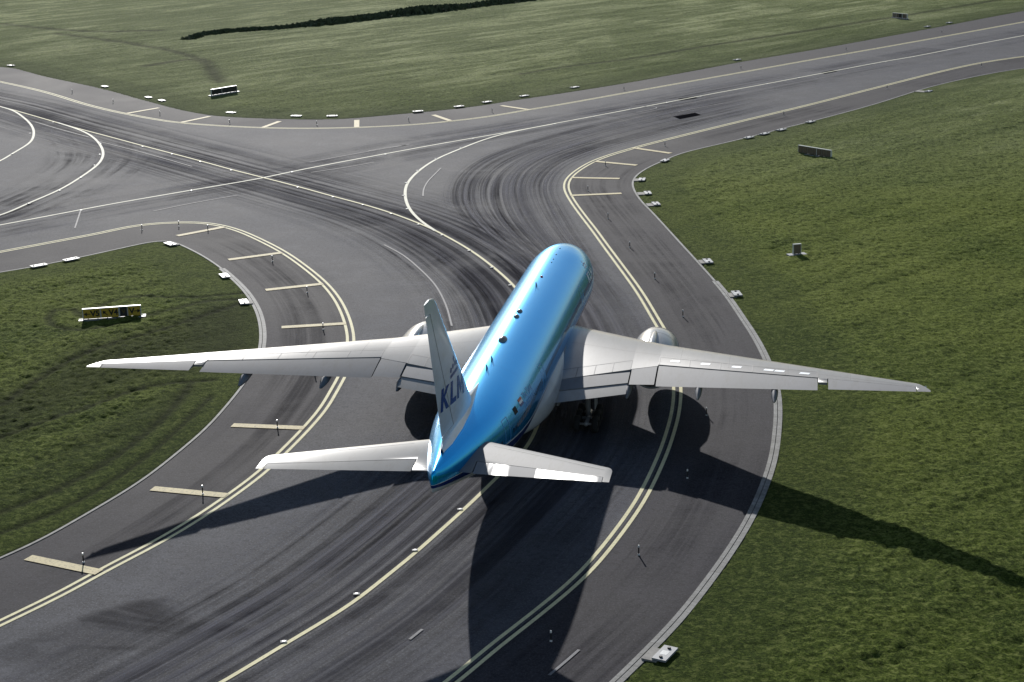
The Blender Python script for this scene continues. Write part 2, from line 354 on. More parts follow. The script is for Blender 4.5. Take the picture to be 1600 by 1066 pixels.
# --- painted lines
ZP = .024
def line(name, P, offs, mat, z=ZP):
    o = mesh(name, *joinparts([ribbon(P, a, b, z) for a, b in offs])[:2], mat); tag(o, kind='structure'); return o
DBL = [(-.43, -.16), (.16, .43)]
for k in ('topL', 'rgtL', 'lftL'): line('edge_line_marking', T[k], DBL, M['yellow'])
line('centre_line_marking', T['ctrC'], [(-.19, .19)], M['glare_cream']); line('centre_line_marking', T['ctrD'], [(-.15, .15)], M['yellow'], ZP + .004)
line('centre_line_marking', T['ctrE'], [(-.19, .19)], M['glare_cream'], ZP + .008)
line('centre_line_marking', T['ctrF'], [(-.19, .19)], M['glare_cream'], ZP + .012); line('centre_line_marking', T['ctrG'], [(-.19, .19)], M['glare_cream'], ZP + .016)
bars = [((196,178),(248,169)),((282,192),(327.6,182.4)),((410,200),(437,190)),((557.3,199.5),(557.5,188)),((704,189.3),(677,180)),((827,172),(783,165.5)),
 ((351,355),(277,369)),((441,395.3),(357,406.4)),((505,444),(415,453.7)),((541,506),(440,512)),((537,583),(425.5,582)),((476,669.5),(363,665)),((354,775),(238,764)),((155,895),(44,872)),
 ((989,231.5),(1048,240)),((930,252.6),(995,258.7)),((893,278),(968,279.6)),((891,306),(971,302.6))]
bp = []
for a, b in bars:
    A, B = g2([a, b]); bp.append(ribbon(np.array([A, (A + B) / 2, B]), -.42, .42, ZP + .022))
tag(mesh('shoulder_bar_marking', *joinparts(bp)[:2], M['bar']), kind='structure')
fp = []
for pts in ([(55,191),(95,203),(138,214.5)],[(155,221.5),(220,238),(300,260.5)],[(239.5,330.5),(300,318),(371,305.5)],[(126,329.5),(121,345),(117,357)],[(484,254),(540,243.5),(640,226)],[(486,270),(540,262),(585,254)],[(689,263),(680,272),(668.5,284),(662,296),(661,307)],[(575,236.5),(605,231),(635,227)],
            [(985,166),(1030,168),(995,176)],[(600,383),(628,398),(655,420),(680,446),(697,478),(706,510)],[(1060,175),(1095,168),(1130,162)],[(858,1056),(880,1038),(905,1016)],[(0,1010),(120,960),(320,820),(540,660)] if 0 else [(640,1000),(650,992),(660,984)]):
    fp.append(ribbon(smooth(cr(g2(pts), 1.0), 2), -.09, .09, ZP + .018))
tag(mesh('old_line_marking', *joinparts(fp)[:2], M['faint']), kind='structure')
# dark repair patches
for q in ([(1052,182.5),(1086,176.5),(1096,180),(1062,186.5)], [(1283,113.5),(1303,109.5),(1308,112),(1288,115.8)], [(1059,154.5),(1085,151),(1090,153.5),(1064,157.5)]):
    poly_sheet('asphalt_patch', g2(q), .021, M['patch'])
wear('worn_asphalt', cr(g2([(20, 1052), (90, 1022), (160, 992), (235, 968), (300, 958)]), 1), -3.6, 3.2, .0205, streak('brown_patch', (.030, .027, .028), .25, .45, .9, 21, .05, .3), fin=3, side=.12)

# --- kerbs
KL = [(.04, .32, .055), (-.36, -.01, .045)]           # dressed stones and a rougher second row behind them (grass lies on the left of travel)
for P, rows in ((sub(T['rgtE'], (1115, 440), (915, 1110)), KL), (sub(T['rgtE'], (1720, 93), (1115, 440)), [(-.12, .12, .05)]), (sub(T['lftE'], (345, 420), (400, 570)), KL), (sub(T['lftE'], (-90, 441), (345, 420)), [(-.12, .12, .05)]), (sub(T['lftE'], (400, 570), (-80, 907)), [(-.10, .12, .05)])):
    K = joinparts([ribbon(P, a, b, z_, .3) for a, b, z_ in rows])
    tag(mesh('kerb', K[0], K[1], M['kerb'], uv=K[2]), kind='structure')

# ------------------------------------------------------------------ grass terrain
def h2(ix, iy, seed):
    n = (ix.astype(np.int64) * 374761393 + iy.astype(np.int64) * 668265263 + seed * 974711) & 0xffffffff
    n = ((n ^ (n >> 13)) * 1274126177) & 0xffffffff
    return ((n ^ (n >> 16)) & 0xffffff) / float(0xffffff)
def vnoise(x, y, seed):
    ix = np.floor(x); iy = np.floor(y); fx = x - ix; fy = y - iy; fx = fx * fx * (3 - 2 * fx); fy = fy * fy * (3 - 2 * fy)
    ix = ix.astype(np.int64); iy = iy.astype(np.int64)
    a = h2(ix, iy, seed); b = h2(ix + 1, iy, seed); c = h2(ix, iy + 1, seed); d = h2(ix + 1, iy + 1, seed)
    return a * (1 - fx) * (1 - fy) + b * fx * (1 - fy) + c * (1 - fx) * fy + d * fx * fy
def axis(lo, hi, fine_lo, fine_hi, st, g):
    a = list(np.arange(fine_lo, fine_hi + 1e-6, st)); s = st
    while a[-1] < hi: s *= g; a.append(a[-1] + s)
    s = st
    while a[0] > lo: s *= g; a.insert(0, a[0] - s)
    return np.array(a)
XS = axis(-4000, 4000, -55, 72, .24, 1.012); YS = axis(-160, 7000, -52, 125, .24, 1.0055)
X, Y = np.meshgrid(XS, YS); shp = X.shape; x = X.ravel(); y = Y.ravel()
asph_c = np.vstack([resample(T['topE'], 3), resample(T['rgtE'], 2.5), resample(T['lftE'][::-1], 2.5)])
def seg_dist(px, py, P, closed=True):
    d2 = np.full(px.shape, 1e9, np.float32); ins = np.zeros(px.shape, bool); px = px.astype(np.float32); py = py.astype(np.float32)
    n = len(P); rngk = range(n if closed else n - 1)
    for i in rngk:
        a = P[i]; b = P[(i + 1) % n]; e = b - a; L = float(e @ e) + 1e-9
        if closed:
            if a[1] != b[1]:
                c = ((a[1] > py) != (b[1] > py))
                idx = np.nonzero(c)[0]; xi = e[0] * (py[idx] - a[1]) / (b[1] - a[1]) + a[0]; ins[idx] ^= px[idx] < xi
        t = np.clip(((px - a[0]) * e[0] + (py - a[1]) * e[1]) / L, 0, 1)
        d2 = np.minimum(d2, (px - a[0] - t * e[0]) ** 2 + (py - a[1] - t * e[1]) ** 2)
    return np.sqrt(d2), ins
near = (np.abs(x) < 420) & (y < 620)
dist = np.full(x.shape, 200.); inside = np.zeros(x.shape, bool)
dd, ii = seg_dist(x[near], y[near], asph_c); dist[near] = dd; inside[near] = ii
D2 = np.minimum(dist, 200); sd_ = np.where(inside, -D2, D2)
isl = seg_dist(x[near], y[near], resample(T['topE'], 4), False)[0]; dtop = np.full(x.shape, 200.); dtop[near] = isl
edge = np.where(dtop < dist + .3, -.35, np.where((y < 75) & (x > -10), .42, .16))                       # turf meets the asphalt directly along the far edge, behind the kerb elsewhere
cell = np.maximum(np.gradient(YS)[:, None] + 0 * X, np.gradient(XS)[None, :] + 0 * X).ravel()
w1 = vnoise(x * .12, y * .12, 9) * 3
c1 = vnoise(x * .55 + w1, y * .62, 1); c2 = vnoise(x * 1.25, y * 1.4 + w1, 2); c3 = vnoise(x * 2.6, y * 2.6, 3); big = vnoise(x * .035, y * .05, 4); bg2 = vnoise(x * .011, y * .02, 5)
ang = .92; u_ = x * math.cos(ang) + y * math.sin(ang); v_ = -x * math.sin(ang) + y * math.cos(ang)
row = vnoise(u_ * .05, v_ * .45, 6)
c2 = c2 * .8
rampd = np.clip((sd_ - edge) / 2.5, 0, 1); rough_ = np.clip((sd_ - edge) / 9, .25, 1)
hgt = (.06 * c1 + .10 * c2 * np.where(cell < .8, 1, .6) + .20 * c3 * np.where(cell < .5, 1, .2)) * rough_ * (.75 + .35 * big) + .25 * row * rough_ + .35 * bg2 * np.clip(sd_ / 30, 0, 1)
edge = edge + .16 * (c3 - .5) + .10 * (c2 - .4); zb_ = np.clip((sd_ - edge) / .45 + 1, 0, 1)
z = np.where(sd_ > edge, .035 + rampd * hgt, -.30 + .335 * zb_)
V3 = np.c_[x, y, z].astype(np.float32)
ny, nx = shp; I = np.arange(nx * ny).reshape(ny, nx)
F4 = np.stack([I[:-1, :-1], I[:-1, 1:], I[1:, 1:], I[1:, :-1]], -1).reshape(-1, 4)
keep = ~((sd_[F4] < -2.5).all(1)); keep[:] = True
me = bpy.data.meshes.new('ground'); me.vertices.add(len(V3)); me.vertices.foreach_set('co', V3.ravel())
me.loops.add(F4.size); me.loops.foreach_set('vertex_index', F4.ravel().astype(np.int32)); me.polygons.add(len(F4))
me.polygons.foreach_set('loop_start', np.arange(0, F4.size, 4, dtype=np.int32)); me.polygons.foreach_set('use_smooth', np.ones(len(F4), bool)); me.update(calc_edges=True)
# vegetation kind: dark rank growth on the left island, mown strip by the kerbs
def blob(poly, soft):
    P = g2(poly); q = near
    d, i_ = seg_dist(x[q], y[q], P); out = np.zeros(x.shape); out[q] = np.clip(.5 + np.where(i_, d, -d) / soft, 0, 1); return out
rank = np.maximum(blob([(-60,640),(60,600),(130,545),(230,522),(330,478),(404,470),(409,540),(395,572),(330,582),(240,598),(120,640),(0,700),(-60,720)], 5), .6 * blob([(-60,790),(0,770),(120,690),(250,632),(300,600),(310,612),(200,680),(60,755),(-60,830)], 3))
trk = np.zeros(x.shape)
for pts, w in (([(0,805),(80,772),(150,735),(215,690),(270,640),(300,600)], .5), ([(0,835),(100,795),(200,735),(280,670),(330,620)], .35), ([(128,500),(110,487),(85,490),(75,505),(95,520),(150,520),(250,495),(340,470),(400,470)], .5), ([(130,495),(200,470),(300,468),(400,455)], .4), ([(0,690),(140,640),(240,605),(330,596)], .5), ([(0,640),(130,560),(250,520),(390,470)], .5), ([(230,105),(300,95),(345,130)], 1.6), ([(815,118),(900,104),(1000,92),(1100,75),(1300,45),(1600,-5)], 1.1), ([(90,55),(200,70),(260,80),(330,100)], 1.2), ([(0,40),(150,52),(250,50)], 1.5)):
    d = seg_dist(x[near], y[near], cr(g2(pts), 2.5), False)[0]; t = np.zeros(x.shape); t[near] = np.exp(-(d / w) ** 2); trk = np.maximum(trk, t)
V3[:, 2] += (.02 * rank * (c3 + c2) - .10 * trk * (sd_ > edge)).astype(np.float32); me.vertices.foreach_set('co', V3.ravel())
for nm, a in (('rank', rank), ('track', trk), ('edge', np.clip(sd_, 0, 60)), ('height', hgt * rampd)):
    at = me.attributes.new(nm, 'FLOAT', 'POINT'); at.data.foreach_set('value', a.astype(np.float32))
def grass_mat():
    nt = NT('grass_turf'); p = geo(nt)
    def at(n): a = nt.n('ShaderNodeAttribute'); a.attribute_name = n; return a.outputs['Fac']
    a = nt.noise(nt.mapv(p, (1, 1.25, 1)), .05, 5, .6, .4); b = nt.noise(p, .8, 6, .72); f = nt.noise(p, 5.5, 5, .8)
    s = nt.noise(nt.mapv(nt.mapv(p, (1, 1, 1), (0, 0, -.92)), (.03, .15, 1)), 1, 7, .78, .8)
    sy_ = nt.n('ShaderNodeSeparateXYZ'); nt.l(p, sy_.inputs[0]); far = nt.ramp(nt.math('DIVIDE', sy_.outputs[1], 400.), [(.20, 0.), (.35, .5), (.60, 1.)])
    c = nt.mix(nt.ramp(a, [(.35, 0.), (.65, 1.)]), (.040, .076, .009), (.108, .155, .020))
    mid_ = nt.ramp(nt.math('DIVIDE', nt.math('ADD', sy_.outputs[1], 60.), 460.), [(.04, 0.), (.20, .6), (.30, .85)]); c = nt.mix(mid_, c, nt.mix(nt.ramp(a, [(.35, 0.), (.65, 1.)]), (.15, .205, .030), (.30, .35, .070)))  # grass colour lightened with distance, imitating backlit brightening towards the sun
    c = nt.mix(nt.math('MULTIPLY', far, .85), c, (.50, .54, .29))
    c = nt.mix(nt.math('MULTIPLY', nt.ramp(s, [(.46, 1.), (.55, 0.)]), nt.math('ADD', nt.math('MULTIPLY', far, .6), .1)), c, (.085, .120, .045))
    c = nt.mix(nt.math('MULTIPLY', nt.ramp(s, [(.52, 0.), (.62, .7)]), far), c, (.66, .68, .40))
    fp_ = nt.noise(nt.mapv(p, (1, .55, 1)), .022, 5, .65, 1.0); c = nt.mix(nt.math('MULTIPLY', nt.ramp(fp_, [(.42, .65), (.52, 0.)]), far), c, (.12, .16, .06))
    c = nt.mix(nt.ramp(b, [(.36, .4), (.50, 0.)]), c, (.024, .042, .007))
    c = nt.mix(nt.ramp(b, [(.52, 0.), (.66, .6)]), c, (.125, .165, .030))
    c = nt.mix(nt.ramp(f, [(.38, .9), (.50, 0.)]), c, (.008, .014, .003))
    c = nt.mix(nt.ramp(f, [(.52, 0.), (.66, .8)]), c, (.26, .31, .075))
    g = nt.noise(p, 2.1, 4, .7, .5)
    c = nt.mix(nt.ramp(g, [(.38, .55), (.49, 0.)]), c, (.020, .034, .006))
    c = nt.mix(nt.ramp(g, [(.51, 0.), (.66, .75)]), c, (.27, .31, .09))
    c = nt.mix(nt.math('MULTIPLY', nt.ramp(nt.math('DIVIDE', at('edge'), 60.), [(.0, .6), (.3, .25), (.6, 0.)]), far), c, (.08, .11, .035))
    e = nt.ramp(nt.math('DIVIDE', at('edge'), 60.), [(.0, .5), (.02, .35), (.10, .25), (.13, 0.)])
    c = nt.mix(e, c, (.030, .048, .012))
    c = nt.mix(nt.math('MULTIPLY', at('rank'), .6), c, (.020, .027, .009))
    c = nt.mix(nt.math('MULTIPLY', at('track'), .7), c, (.018, .022, .009))
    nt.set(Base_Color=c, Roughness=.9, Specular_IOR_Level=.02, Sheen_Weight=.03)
    nt.b.inputs['Sheen Tint'].default_value = (.75, .85, .55, 1); nt.b.inputs['Sheen Roughness'].default_value = .5
    nt.bump(nt.math('ADD', nt.math('MULTIPLY', f, .6), nt.math('MULTIPLY', nt.ramp(b, [(.36, .0), (.7, 1.)]), .22)), 1.0, .7)
    return nt.m
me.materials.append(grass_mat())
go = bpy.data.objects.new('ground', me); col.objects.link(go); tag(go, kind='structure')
del X, Y, w1, c1, c2, c3, row, dtop

# ------------------------------------------------------------------ reed bank along the far ditch
def reed_mat():
    nt = NT('reed_foliage'); f = nt.noise(geo(nt), 1.2, 4); nt.set(Base_Color=nt.mix(f, (.035, .055, .026), (.10, .125, .06)), Roughness=.8); return nt.m
hp = smooth(cr(g2([(292, 64), (330, 55), (430, 47), (540, 36), (640, 24), (740, 12.5), (830, 2.5), (1000, -16)]), 2), 3)
N_ = normals(hp); V = []; F = []
for i in range(len(hp)):
    env = min(1, i / 22)
    for k in range(70):
        o = rng.uniform(-3, 3) * (.4 + .6 * env); q = hp[i] + N_[i] * o + rng.normal(0, .6, 2); hh = (1.5 + .35 * rng.random() + .5 * math.sin(i * .13) * math.sin(i * .31)) * (.35 + .65 * env) * (1 - .07 * o * o); a = rng.random() * 6.28; w = .5 + .5 * rng.random()
        lx, ly = rng.normal(0, .35, 2); n = len(V); dx, dy = math.cos(a) * w, math.sin(a) * w
        V += [(q[0] - dx, q[1] - dy, .0), (q[0] + dx, q[1] + dy, .0), (q[0] + dx * .7 + lx, q[1] + dy * .7 + ly, hh * .8), (q[0] + lx, q[1] + ly, hh), (q[0] - dx * .6 + lx, q[1] - dy * .6 + ly, hh * .75)]
        F.append((n, n + 1, n + 2, n + 3, n + 4))
tag(mesh('reed_bank', V, F, reed_mat()), 'long dark bank of reeds along the ditch in the far grass', 'reeds')
b_ = ribbon(hp, 2.6, 3.4, .22, .5); tag(mesh('ditch_bank', b_[0], b_[1], plain('pale_bank_soil', (.13, .13, .09), .9, scale=.5)), kind='structure')

# ------------------------------------------------------------------ small airfield things
ORD = ['first', 'second', 'third', 'fourth', 'fifth', 'sixth', 'seventh', 'eighth', 'ninth', 'tenth', 'eleventh', 'twelfth', 'thirteenth', 'fourteenth', 'fifteenth', 'sixteenth', 'seventeenth', 'eighteenth', 'nineteenth', 'twentieth']
def make_post():
    r = empty('marker_post')
    a = MB().tube((0, 0, 0), (0, 0, .10), .11, .09, 10); a.build('base', M['white'], r)
    MB().tube((0, 0, .10), (0, 0, .62), .065, .06, 10).build('shaft', M['black'], r)
    MB().tube((0, 0, .62), (0, 0, .78), .085, .07, 10).build('cap', M['white'], r)
    return r
posts = [('far grass shoulder', [(113,146),(177,161),(250,180),(359,193.5),(495,196),(638.7,190),(769,176),(975,141),(1157.7,108),(1322,79),(1471.6,52)], 'left'),
 ('right shoulder', [(1533.6,104),(1386,139),(1224.6,180.5),(1039,228.5),(946,259.5),(918.6,298.5),(950,342),(984,387),(1023,436),(1067,495.5),(1103.8,650),(1074,748),(998,868),(861,1003)], 'far right end'),
 ('left shoulder', [(222,360),(279.6,354.5),(325,360.5),(425.6,409),(480,458),(505,516),(492,588),(433.6,669.5),(317,773),(130.7,880)], 'far end')]
proto = None
for nm, pts, end in posts:
    for i, q in enumerate(pts):
        o = make_post() if proto is None else copy_tree(proto)
        proto = proto or o
        w = G(*q); o.location = (w[0], w[1], .03); o.rotation_euler = (0, 0, i * 1.3); o.scale = (.72, .72, .88)
        tag(o, f'short black and white marker post on the {nm}, {ORD[i]} from the {end}', 'marker post', 'marker posts along the taxiway shoulders')
def make_slab():
    r = empty('light_slab')
    b = MB().box((0, 0, .05), (1.75, .85, .12)); b.build('slab', M['slab'], r)
    MB().box((0, -.02, .1125), (.5, .42, .005)).build('cover', M['white'], r)
    for s in (-1, 1):
        MB().tube((s * .58, 0, .10), (s * .58, 0, .19), .11, .09, 10).build('fitting', M['black'], r)
    return r
slabs = [('far grass edge', 'topE', [(17,104),(164,137),(232,154),(253,159),(361,178),(463,183.3),(519,183.3),(653,176),(717,168.3),(761,161.3),(819,151.8),(898,138.2),(1151.6,95),(1449,43),(1483,37)], 'left'),
 ('right grass edge', 'rgtE', [(1451,144.5),(1266,192.5),(1221,204.8),(1195,211),(1170,217),(1039,253),(1003,283),(1012,304),(1025,321),(1106,411),(1151,462),(1039,1027)], 'far right end'),
 ('left island edge', 'lftE', [(61,418),(111.5,408.2),(266,384),(351,434),(381,475)], 'left')]
sp = None
for nm, tr, pts, end in slabs:
    for i, q in enumerate(pts):
        o = make_slab() if sp is None else copy_tree(sp); sp = sp or o
        w = G(*q)[:2]; P = T[tr]; k = int(np.argmin(np.linalg.norm(P - w, axis=1))); k = min(max(k, 1), len(P) - 2); d = P[k + 1] - P[k - 1]; a = math.atan2(d[1], d[0])
        o.location = (w[0], w[1], .17); o.rotation_euler = (0, 0, a)
        tag(o, f'white light slab with two dark fittings on the {nm}, {ORD[i]} from the {end}', 'light slab', 'light slabs along the grass edges')
        nr = w - P[k]; L = np.linalg.norm(nr)
        if nm != 'far grass edge' and L > .9:        # worn pad between kerb and slab
            dl = d / np.linalg.norm(d); nn = nr / L; c_ = P[k] + nn * (L * .5); o2 = MB().box((c_[0], c_[1], .07), (1.5, L - .3, .14), a)
            p_ = o2.build('concrete_pad', M['pad']); tag(p_, f'worn pad by the {ORD[i]} light slab from the {end}, {nm}', 'concrete pad', 'worn pads linking kerb and light slabs')
def make_stud():
    r = empty('centreline_light'); MB().box((0, 0, .01), (.38, .26, .02)).build('plate', M['concrete'], r); MB().tube((0, 0, .02), (0, 0, .035), .12, .09, 10).build('lens', M['white'], r); return r
studs = [('long straight far centreline', [(1512,73),(1428,89.7),(1384,97.5),(1248,122.5),(1198.5,132),(1095,151.3),(1043,161),(985,171.5),(927,183),(866,194.7),(739,217.3),(602,242),(456,269.7),(299,298.5),(126.6,329.5)], 'right'),
 ('crossing centreline', [(83,191.6),(223,229.8),(268.5,241.5),(313,253.5),(361,266.7),(465,293.5),(520,308.8),(567,321),(611,335),(654,351.5),(690.5,368.3),(733,392.5),(768.5,418.8),(797,446.5)], 'left'),
 ('tight inner curve', [(720,231.5),(681,248.5),(652,267.3),(634.5,286.5),(630,306.3),(636,327.3)], 'top'),
 ('wide left curve', [(157,225),(156,242),(148,259),(126,278.5),(93,298.5),(45,319)], 'top'),
 ('small left curve', [(47,209),(19,241.5)], 'top'),
 ('near centreline behind the tail', [(719,797),(648.5,861),(557,929.5),(443.5,1004)], 'aircraft')]
st = None
for nm, pts, end in studs:
    for i, q in enumerate(pts):
        o = make_stud() if st is None else copy_tree(st); st = st or o
        w = G(*q); o.location = (w[0], w[1], .066); o.rotation_euler = (0, 0, .3)
        tag(o, f'flush white light plate beside the {nm}, {ORD[i]} from the {end}', 'taxiway light', 'flush lights along the centrelines')

# --- signs
def text_mesh(txt, size, bold=.0):
    c = bpy.data.curves.new('lettering', 'FONT'); c.body = txt; c.size = size; c.align_x = 'CENTER'; c.align_y = 'CENTER'; c.offset = bold
    o = bpy.data.objects.new('lettering', c); col.objects.link(o); bpy.context.view_layer.update()
    me = bpy.data.meshes.new_from_object(o.evaluated_get(bpy.context.evaluated_depsgraph_get())); bpy.data.objects.remove(o)
    return me
M['sign_yellow'] = plain('sign_yellow', (.50, .33, .03), .45, var=.06); M['sign_back'] = plain('sign_brown_face', (.16, .12, .08), .6, var=.1)
M['sign_dark'] = plain('sign_dark_face', (.02, .022, .022), .5); M['frame'] = plain('sign_frame', (.62, .63, .58), .45, var=.08); M['ink'] = plain('sign_ink', (.01, .01, .01), .5)
M['gold'] = plain('sign_gold_letter', (.10, .07, .01), .5)
def sign(a, b, H, panels, post_mat_, label, nm='taxiway_sign', base_ext=.45, face_gap=.06, splits=(), z0=.26, thick=.28):
    """a, b: pixels at the foot of the face; panels: (start, end, material, glyphs)"""
    A = G(*a, .1); B = G(*b, .1); d = B - A; L = float(np.linalg.norm(d[:2])); ang = math.atan2(d[1], d[0]); c = (A + B) / 2
    r = empty(nm, (c[0], c[1], 0.2), ang); tag(r, label, 'taxiway sign', 'guidance signs on the grass')
    MB().box((0, .0, .12), (L + 2 * base_ext, .9, .22)).build('base', M['slab'], r)
    f = MB(); f.box((0, 0, z0 + H), (L + .08, thick, .07)); f.box((0, .04, z0 + H / 2), (L, thick - .12, H - .02))
    for s in (-1, 1): f.box((s * (L / 2 + .01), 0, z0 + H / 2 - .03), (.06, thick, H + .02))
    for s in splits: f.box((-L / 2 + s * L, 0, z0 + H / 2), (.09, thick + .01, H - .03))
    f.build('frame', M['frame'], r)
    for p0, p1, mt, gl in panels:
        w = (p1 - p0) * L; pc = -L / 2 + (p0 + p1) / 2 * L
        p_ = MB().box((pc, -thick / 2 + .03, z0 + H / 2), (w - .09, .05, H - .08)).build('panel', mt, r)
        for g_ in gl:
            if g_[0] == 'txt':
                m_ = text_mesh(g_[1], g_[3], .03); m_.materials.append(g_[4] if len(g_) > 4 else M['ink']); o = bpy.data.objects.new('lettering', m_); col.objects.link(o); o.parent = p_
                o.rotation_euler = (R(90), 0, 0); o.location = (pc + g_[2] * w, -thick / 2 - .0, z0 + H / 2)
            else:                                           # arrow, pointing by angle
                cx = pc + g_[2] * w; sz = g_[3]; t = g_[1]; P0 = [(-1, -.13), (.1, -.13), (.0, -.62), (1, 0), (.0, .62), (.1, .13), (-1, .13)]
                V = [(cx + sz * (u * math.cos(t) - v * math.sin(t)), -thick / 2 - .0, z0 + H / 2 + sz * (u * math.sin(t) + v * math.cos(t))) for u, v in P0]
                mesh('arrow', V, [(0, 1, 5, 6), (2, 3, 4), (1, 2, 4, 5)], M['ink'], p_)
    fo = MB(); n = max(2, int(L / .9))
    for i in range(n): fo.box((-L / 2 + (i + .5) * L / n, 0, z0 / 2 + .07), (.08, .12, z0 - .04))
    fo.build('feet', M['black'], r)
    return r
sy = M['sign_yellow']
sign((131, 504.5), (221, 498), 1.0, [(0, .30, sy, [('arr', math.pi, -.27, .32), ('txt', 'V5', .2, .78)]), (.31, .62, sy, [('arr', math.pi * .75, -.27, .32), ('txt', 'V4', .2, .78)]), (.635, .77, M['sign_dark'], [('txt', 'V', 0, .5, M['gold'])]), (.775, 1, sy, [('txt', 'V', -.18, .78), ('arr', 0, .24, .32)])], None,
     'long yellow and black direction sign reading V5 V4 V on the left grass island', splits=(.627,))
sign((1248, 242), (1298.5, 250.5), 1.0, [(i / 7, (i + 1) / 7, M['sign_back'], []) for i in range(7)], None, 'long brown backed sign with pale frame on the right grass', splits=(.57,))
sign((1239, 402), (1250.5, 401), 1.05, [(0, 1, M['sign_back'], [])], None, 'small square dark faced sign standing alone on the right grass', base_ext=.6)
sign((330.5, 152), (370, 145.5), 1.0, [(0, .4, M['sign_dark'], []), (.4, 1, M['sign_dark'], [])], None, 'dark faced two panel sign on the far left grass', splits=(.4,), base_ext=.4)
ww = M['frame']
sign((1395, 29.3), (1417.5, 31.5), 1.0, [(0, .42, M['sign_back'], []), (.42, .64, M['sign_dark'], []), (.7, 1, M['sign_back'], [])], None, 'white framed sign with a black panel on the far right grass', splits=(.1, .25, .67, .95), base_ext=.1)

# ------------------------------------------------------------------ THE AIRLINER
plane = empty('airliner', (0, 0, 0)); tag(plane, 'large blue and grey airliner taxiing away along the curved taxiway', 'aircraft')
FCZ = 5.49
def fus_mat():
    nt = NT('fuselage_paint'); uv = nt.n('ShaderNodeUVMap').outputs[0]; s = nt.n('ShaderNodeSeparateXYZ'); nt.l(uv, s.inputs[0]); v = s.outputs[1]; u = s.outputs[0]
    blue = (.0, .45, .98); navy = (.004, .022, .13); grey = (.50, .51, .52); white = (.8, .8, .8)
    nn = nt.noise(geo(nt), .6, 4); c = nt.mix(nt.math('MULTIPLY', nn, .25), blue, (.0, .38, .90))
    def step(t): return nt.math('LESS_THAN', v, t)
    c = nt.mix(step(-.20), c, white); c = nt.mix(step(-.235), c, navy); c = nt.mix(step(-.55), c, grey)
    # skin panel joints
    j = nt.math('PINGPONG', nt.math('ADD', u, 1.1), 3.2); c = nt.mix(nt.math('MULTIPLY', nt.math('LESS_THAN', j, .02), .25), c, (.0, .06, .2))
    nt.set(Base_Color=c, Roughness=.21, Metallic=nt.math('MULTIPLY', nt.math('GREATER_THAN', v, -.20), .82), Coat_Weight=.18, Coat_Roughness=.05, Specular_IOR_Level=.1)
    w = nt.noise(nt.mapv(geo(nt), (.6, .25, .6)), 1, 2); nt.bump(w, .06, .08)
    return nt.m
M['fus'] = fus_mat()
def grey_metal(name, c, rough=.3, metal=.0, spec=.3, coat=.2):
    nt = NT(name); p = geo(nt); a = nt.noise(p, .3, 5, .6); b = nt.noise(nt.mapv(p, (1.2, .35, 1)), 1.4, 5, .7)
    cc = nt.mix(nt.ramp(a, [(.3, 0.), (.7, 1.)]), tuple(x * .85 for x in c), c); cc = nt.mix(nt.ramp(b, [(.48, 0.), (.7, .5)]), cc, (c[0] * .70, c[1] * .67, c[2] * .60))
    nt.set(Base_Color=cc, Roughness=rough, Metallic=metal, Coat_Weight=coat, Coat_Roughness=.15, Specular_IOR_Level=spec); return nt.m
def elev_mat():
    nt = NT('elevator_skin'); p = geo(nt); sx = nt.n('ShaderNodeSeparateXYZ'); nt.l(p, sx.inputs[0])
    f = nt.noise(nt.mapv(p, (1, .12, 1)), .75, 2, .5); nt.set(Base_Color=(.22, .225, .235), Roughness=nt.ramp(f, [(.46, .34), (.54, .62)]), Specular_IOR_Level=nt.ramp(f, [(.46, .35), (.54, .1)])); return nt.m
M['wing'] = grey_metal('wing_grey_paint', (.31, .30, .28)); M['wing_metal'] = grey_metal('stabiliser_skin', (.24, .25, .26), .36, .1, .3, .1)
M['fin'] = grey_metal('fin_white_paint', (.74, .82, .94), .3, 0, .5, .8); M['elev'] = elev_mat(); M['stab'] = grey_metal('stabiliser_dimmed_grey', (.20, .205, .21), .6, 0, .12, 0); M['flap'] = grey_metal('flap_grey_paint', (.21, .215, .225), .6, 0, .12, 0)
M['navy'] = plain('navy_lettering', (.008, .05, .26), .25, var=.05); M['lwhite'] = plain('white_lettering', (.9, .95, 1.0), .4, var=.05); M['sblue'] = plain('pale_blue_lettering', (.15, .45, .75), .3, var=.05)
M['glass'] = plain('window_glass', (.01, .012, .018), .06, var=.02, coat=1); M['rubber'] = plain('tyre_rubber', (.012, .012, .012), .85); M['hub'] = plain('wheel_hub', (.3, .3, .3), .4, .6)
M['metal'] = plain('gear_metal', (.35, .35, .36), .4, .4); M['alu'] = plain('bare_aluminium', (.65, .65, .66), .22, .95, var=.08); M['hot'] = plain('exhaust_metal', (.10, .09, .085), .45, .8)
M['red'] = plain('red_paint', (.5, .02, .02), .3); M['dome'] = plain('dark_grey_dome', (.20, .23, .23), .35); M['gap'] = plain('dark_gap', (.01, .01, .012), .8)
M['engine'] = grey_metal('nacelle_paint', (.42, .43, .44), .25)

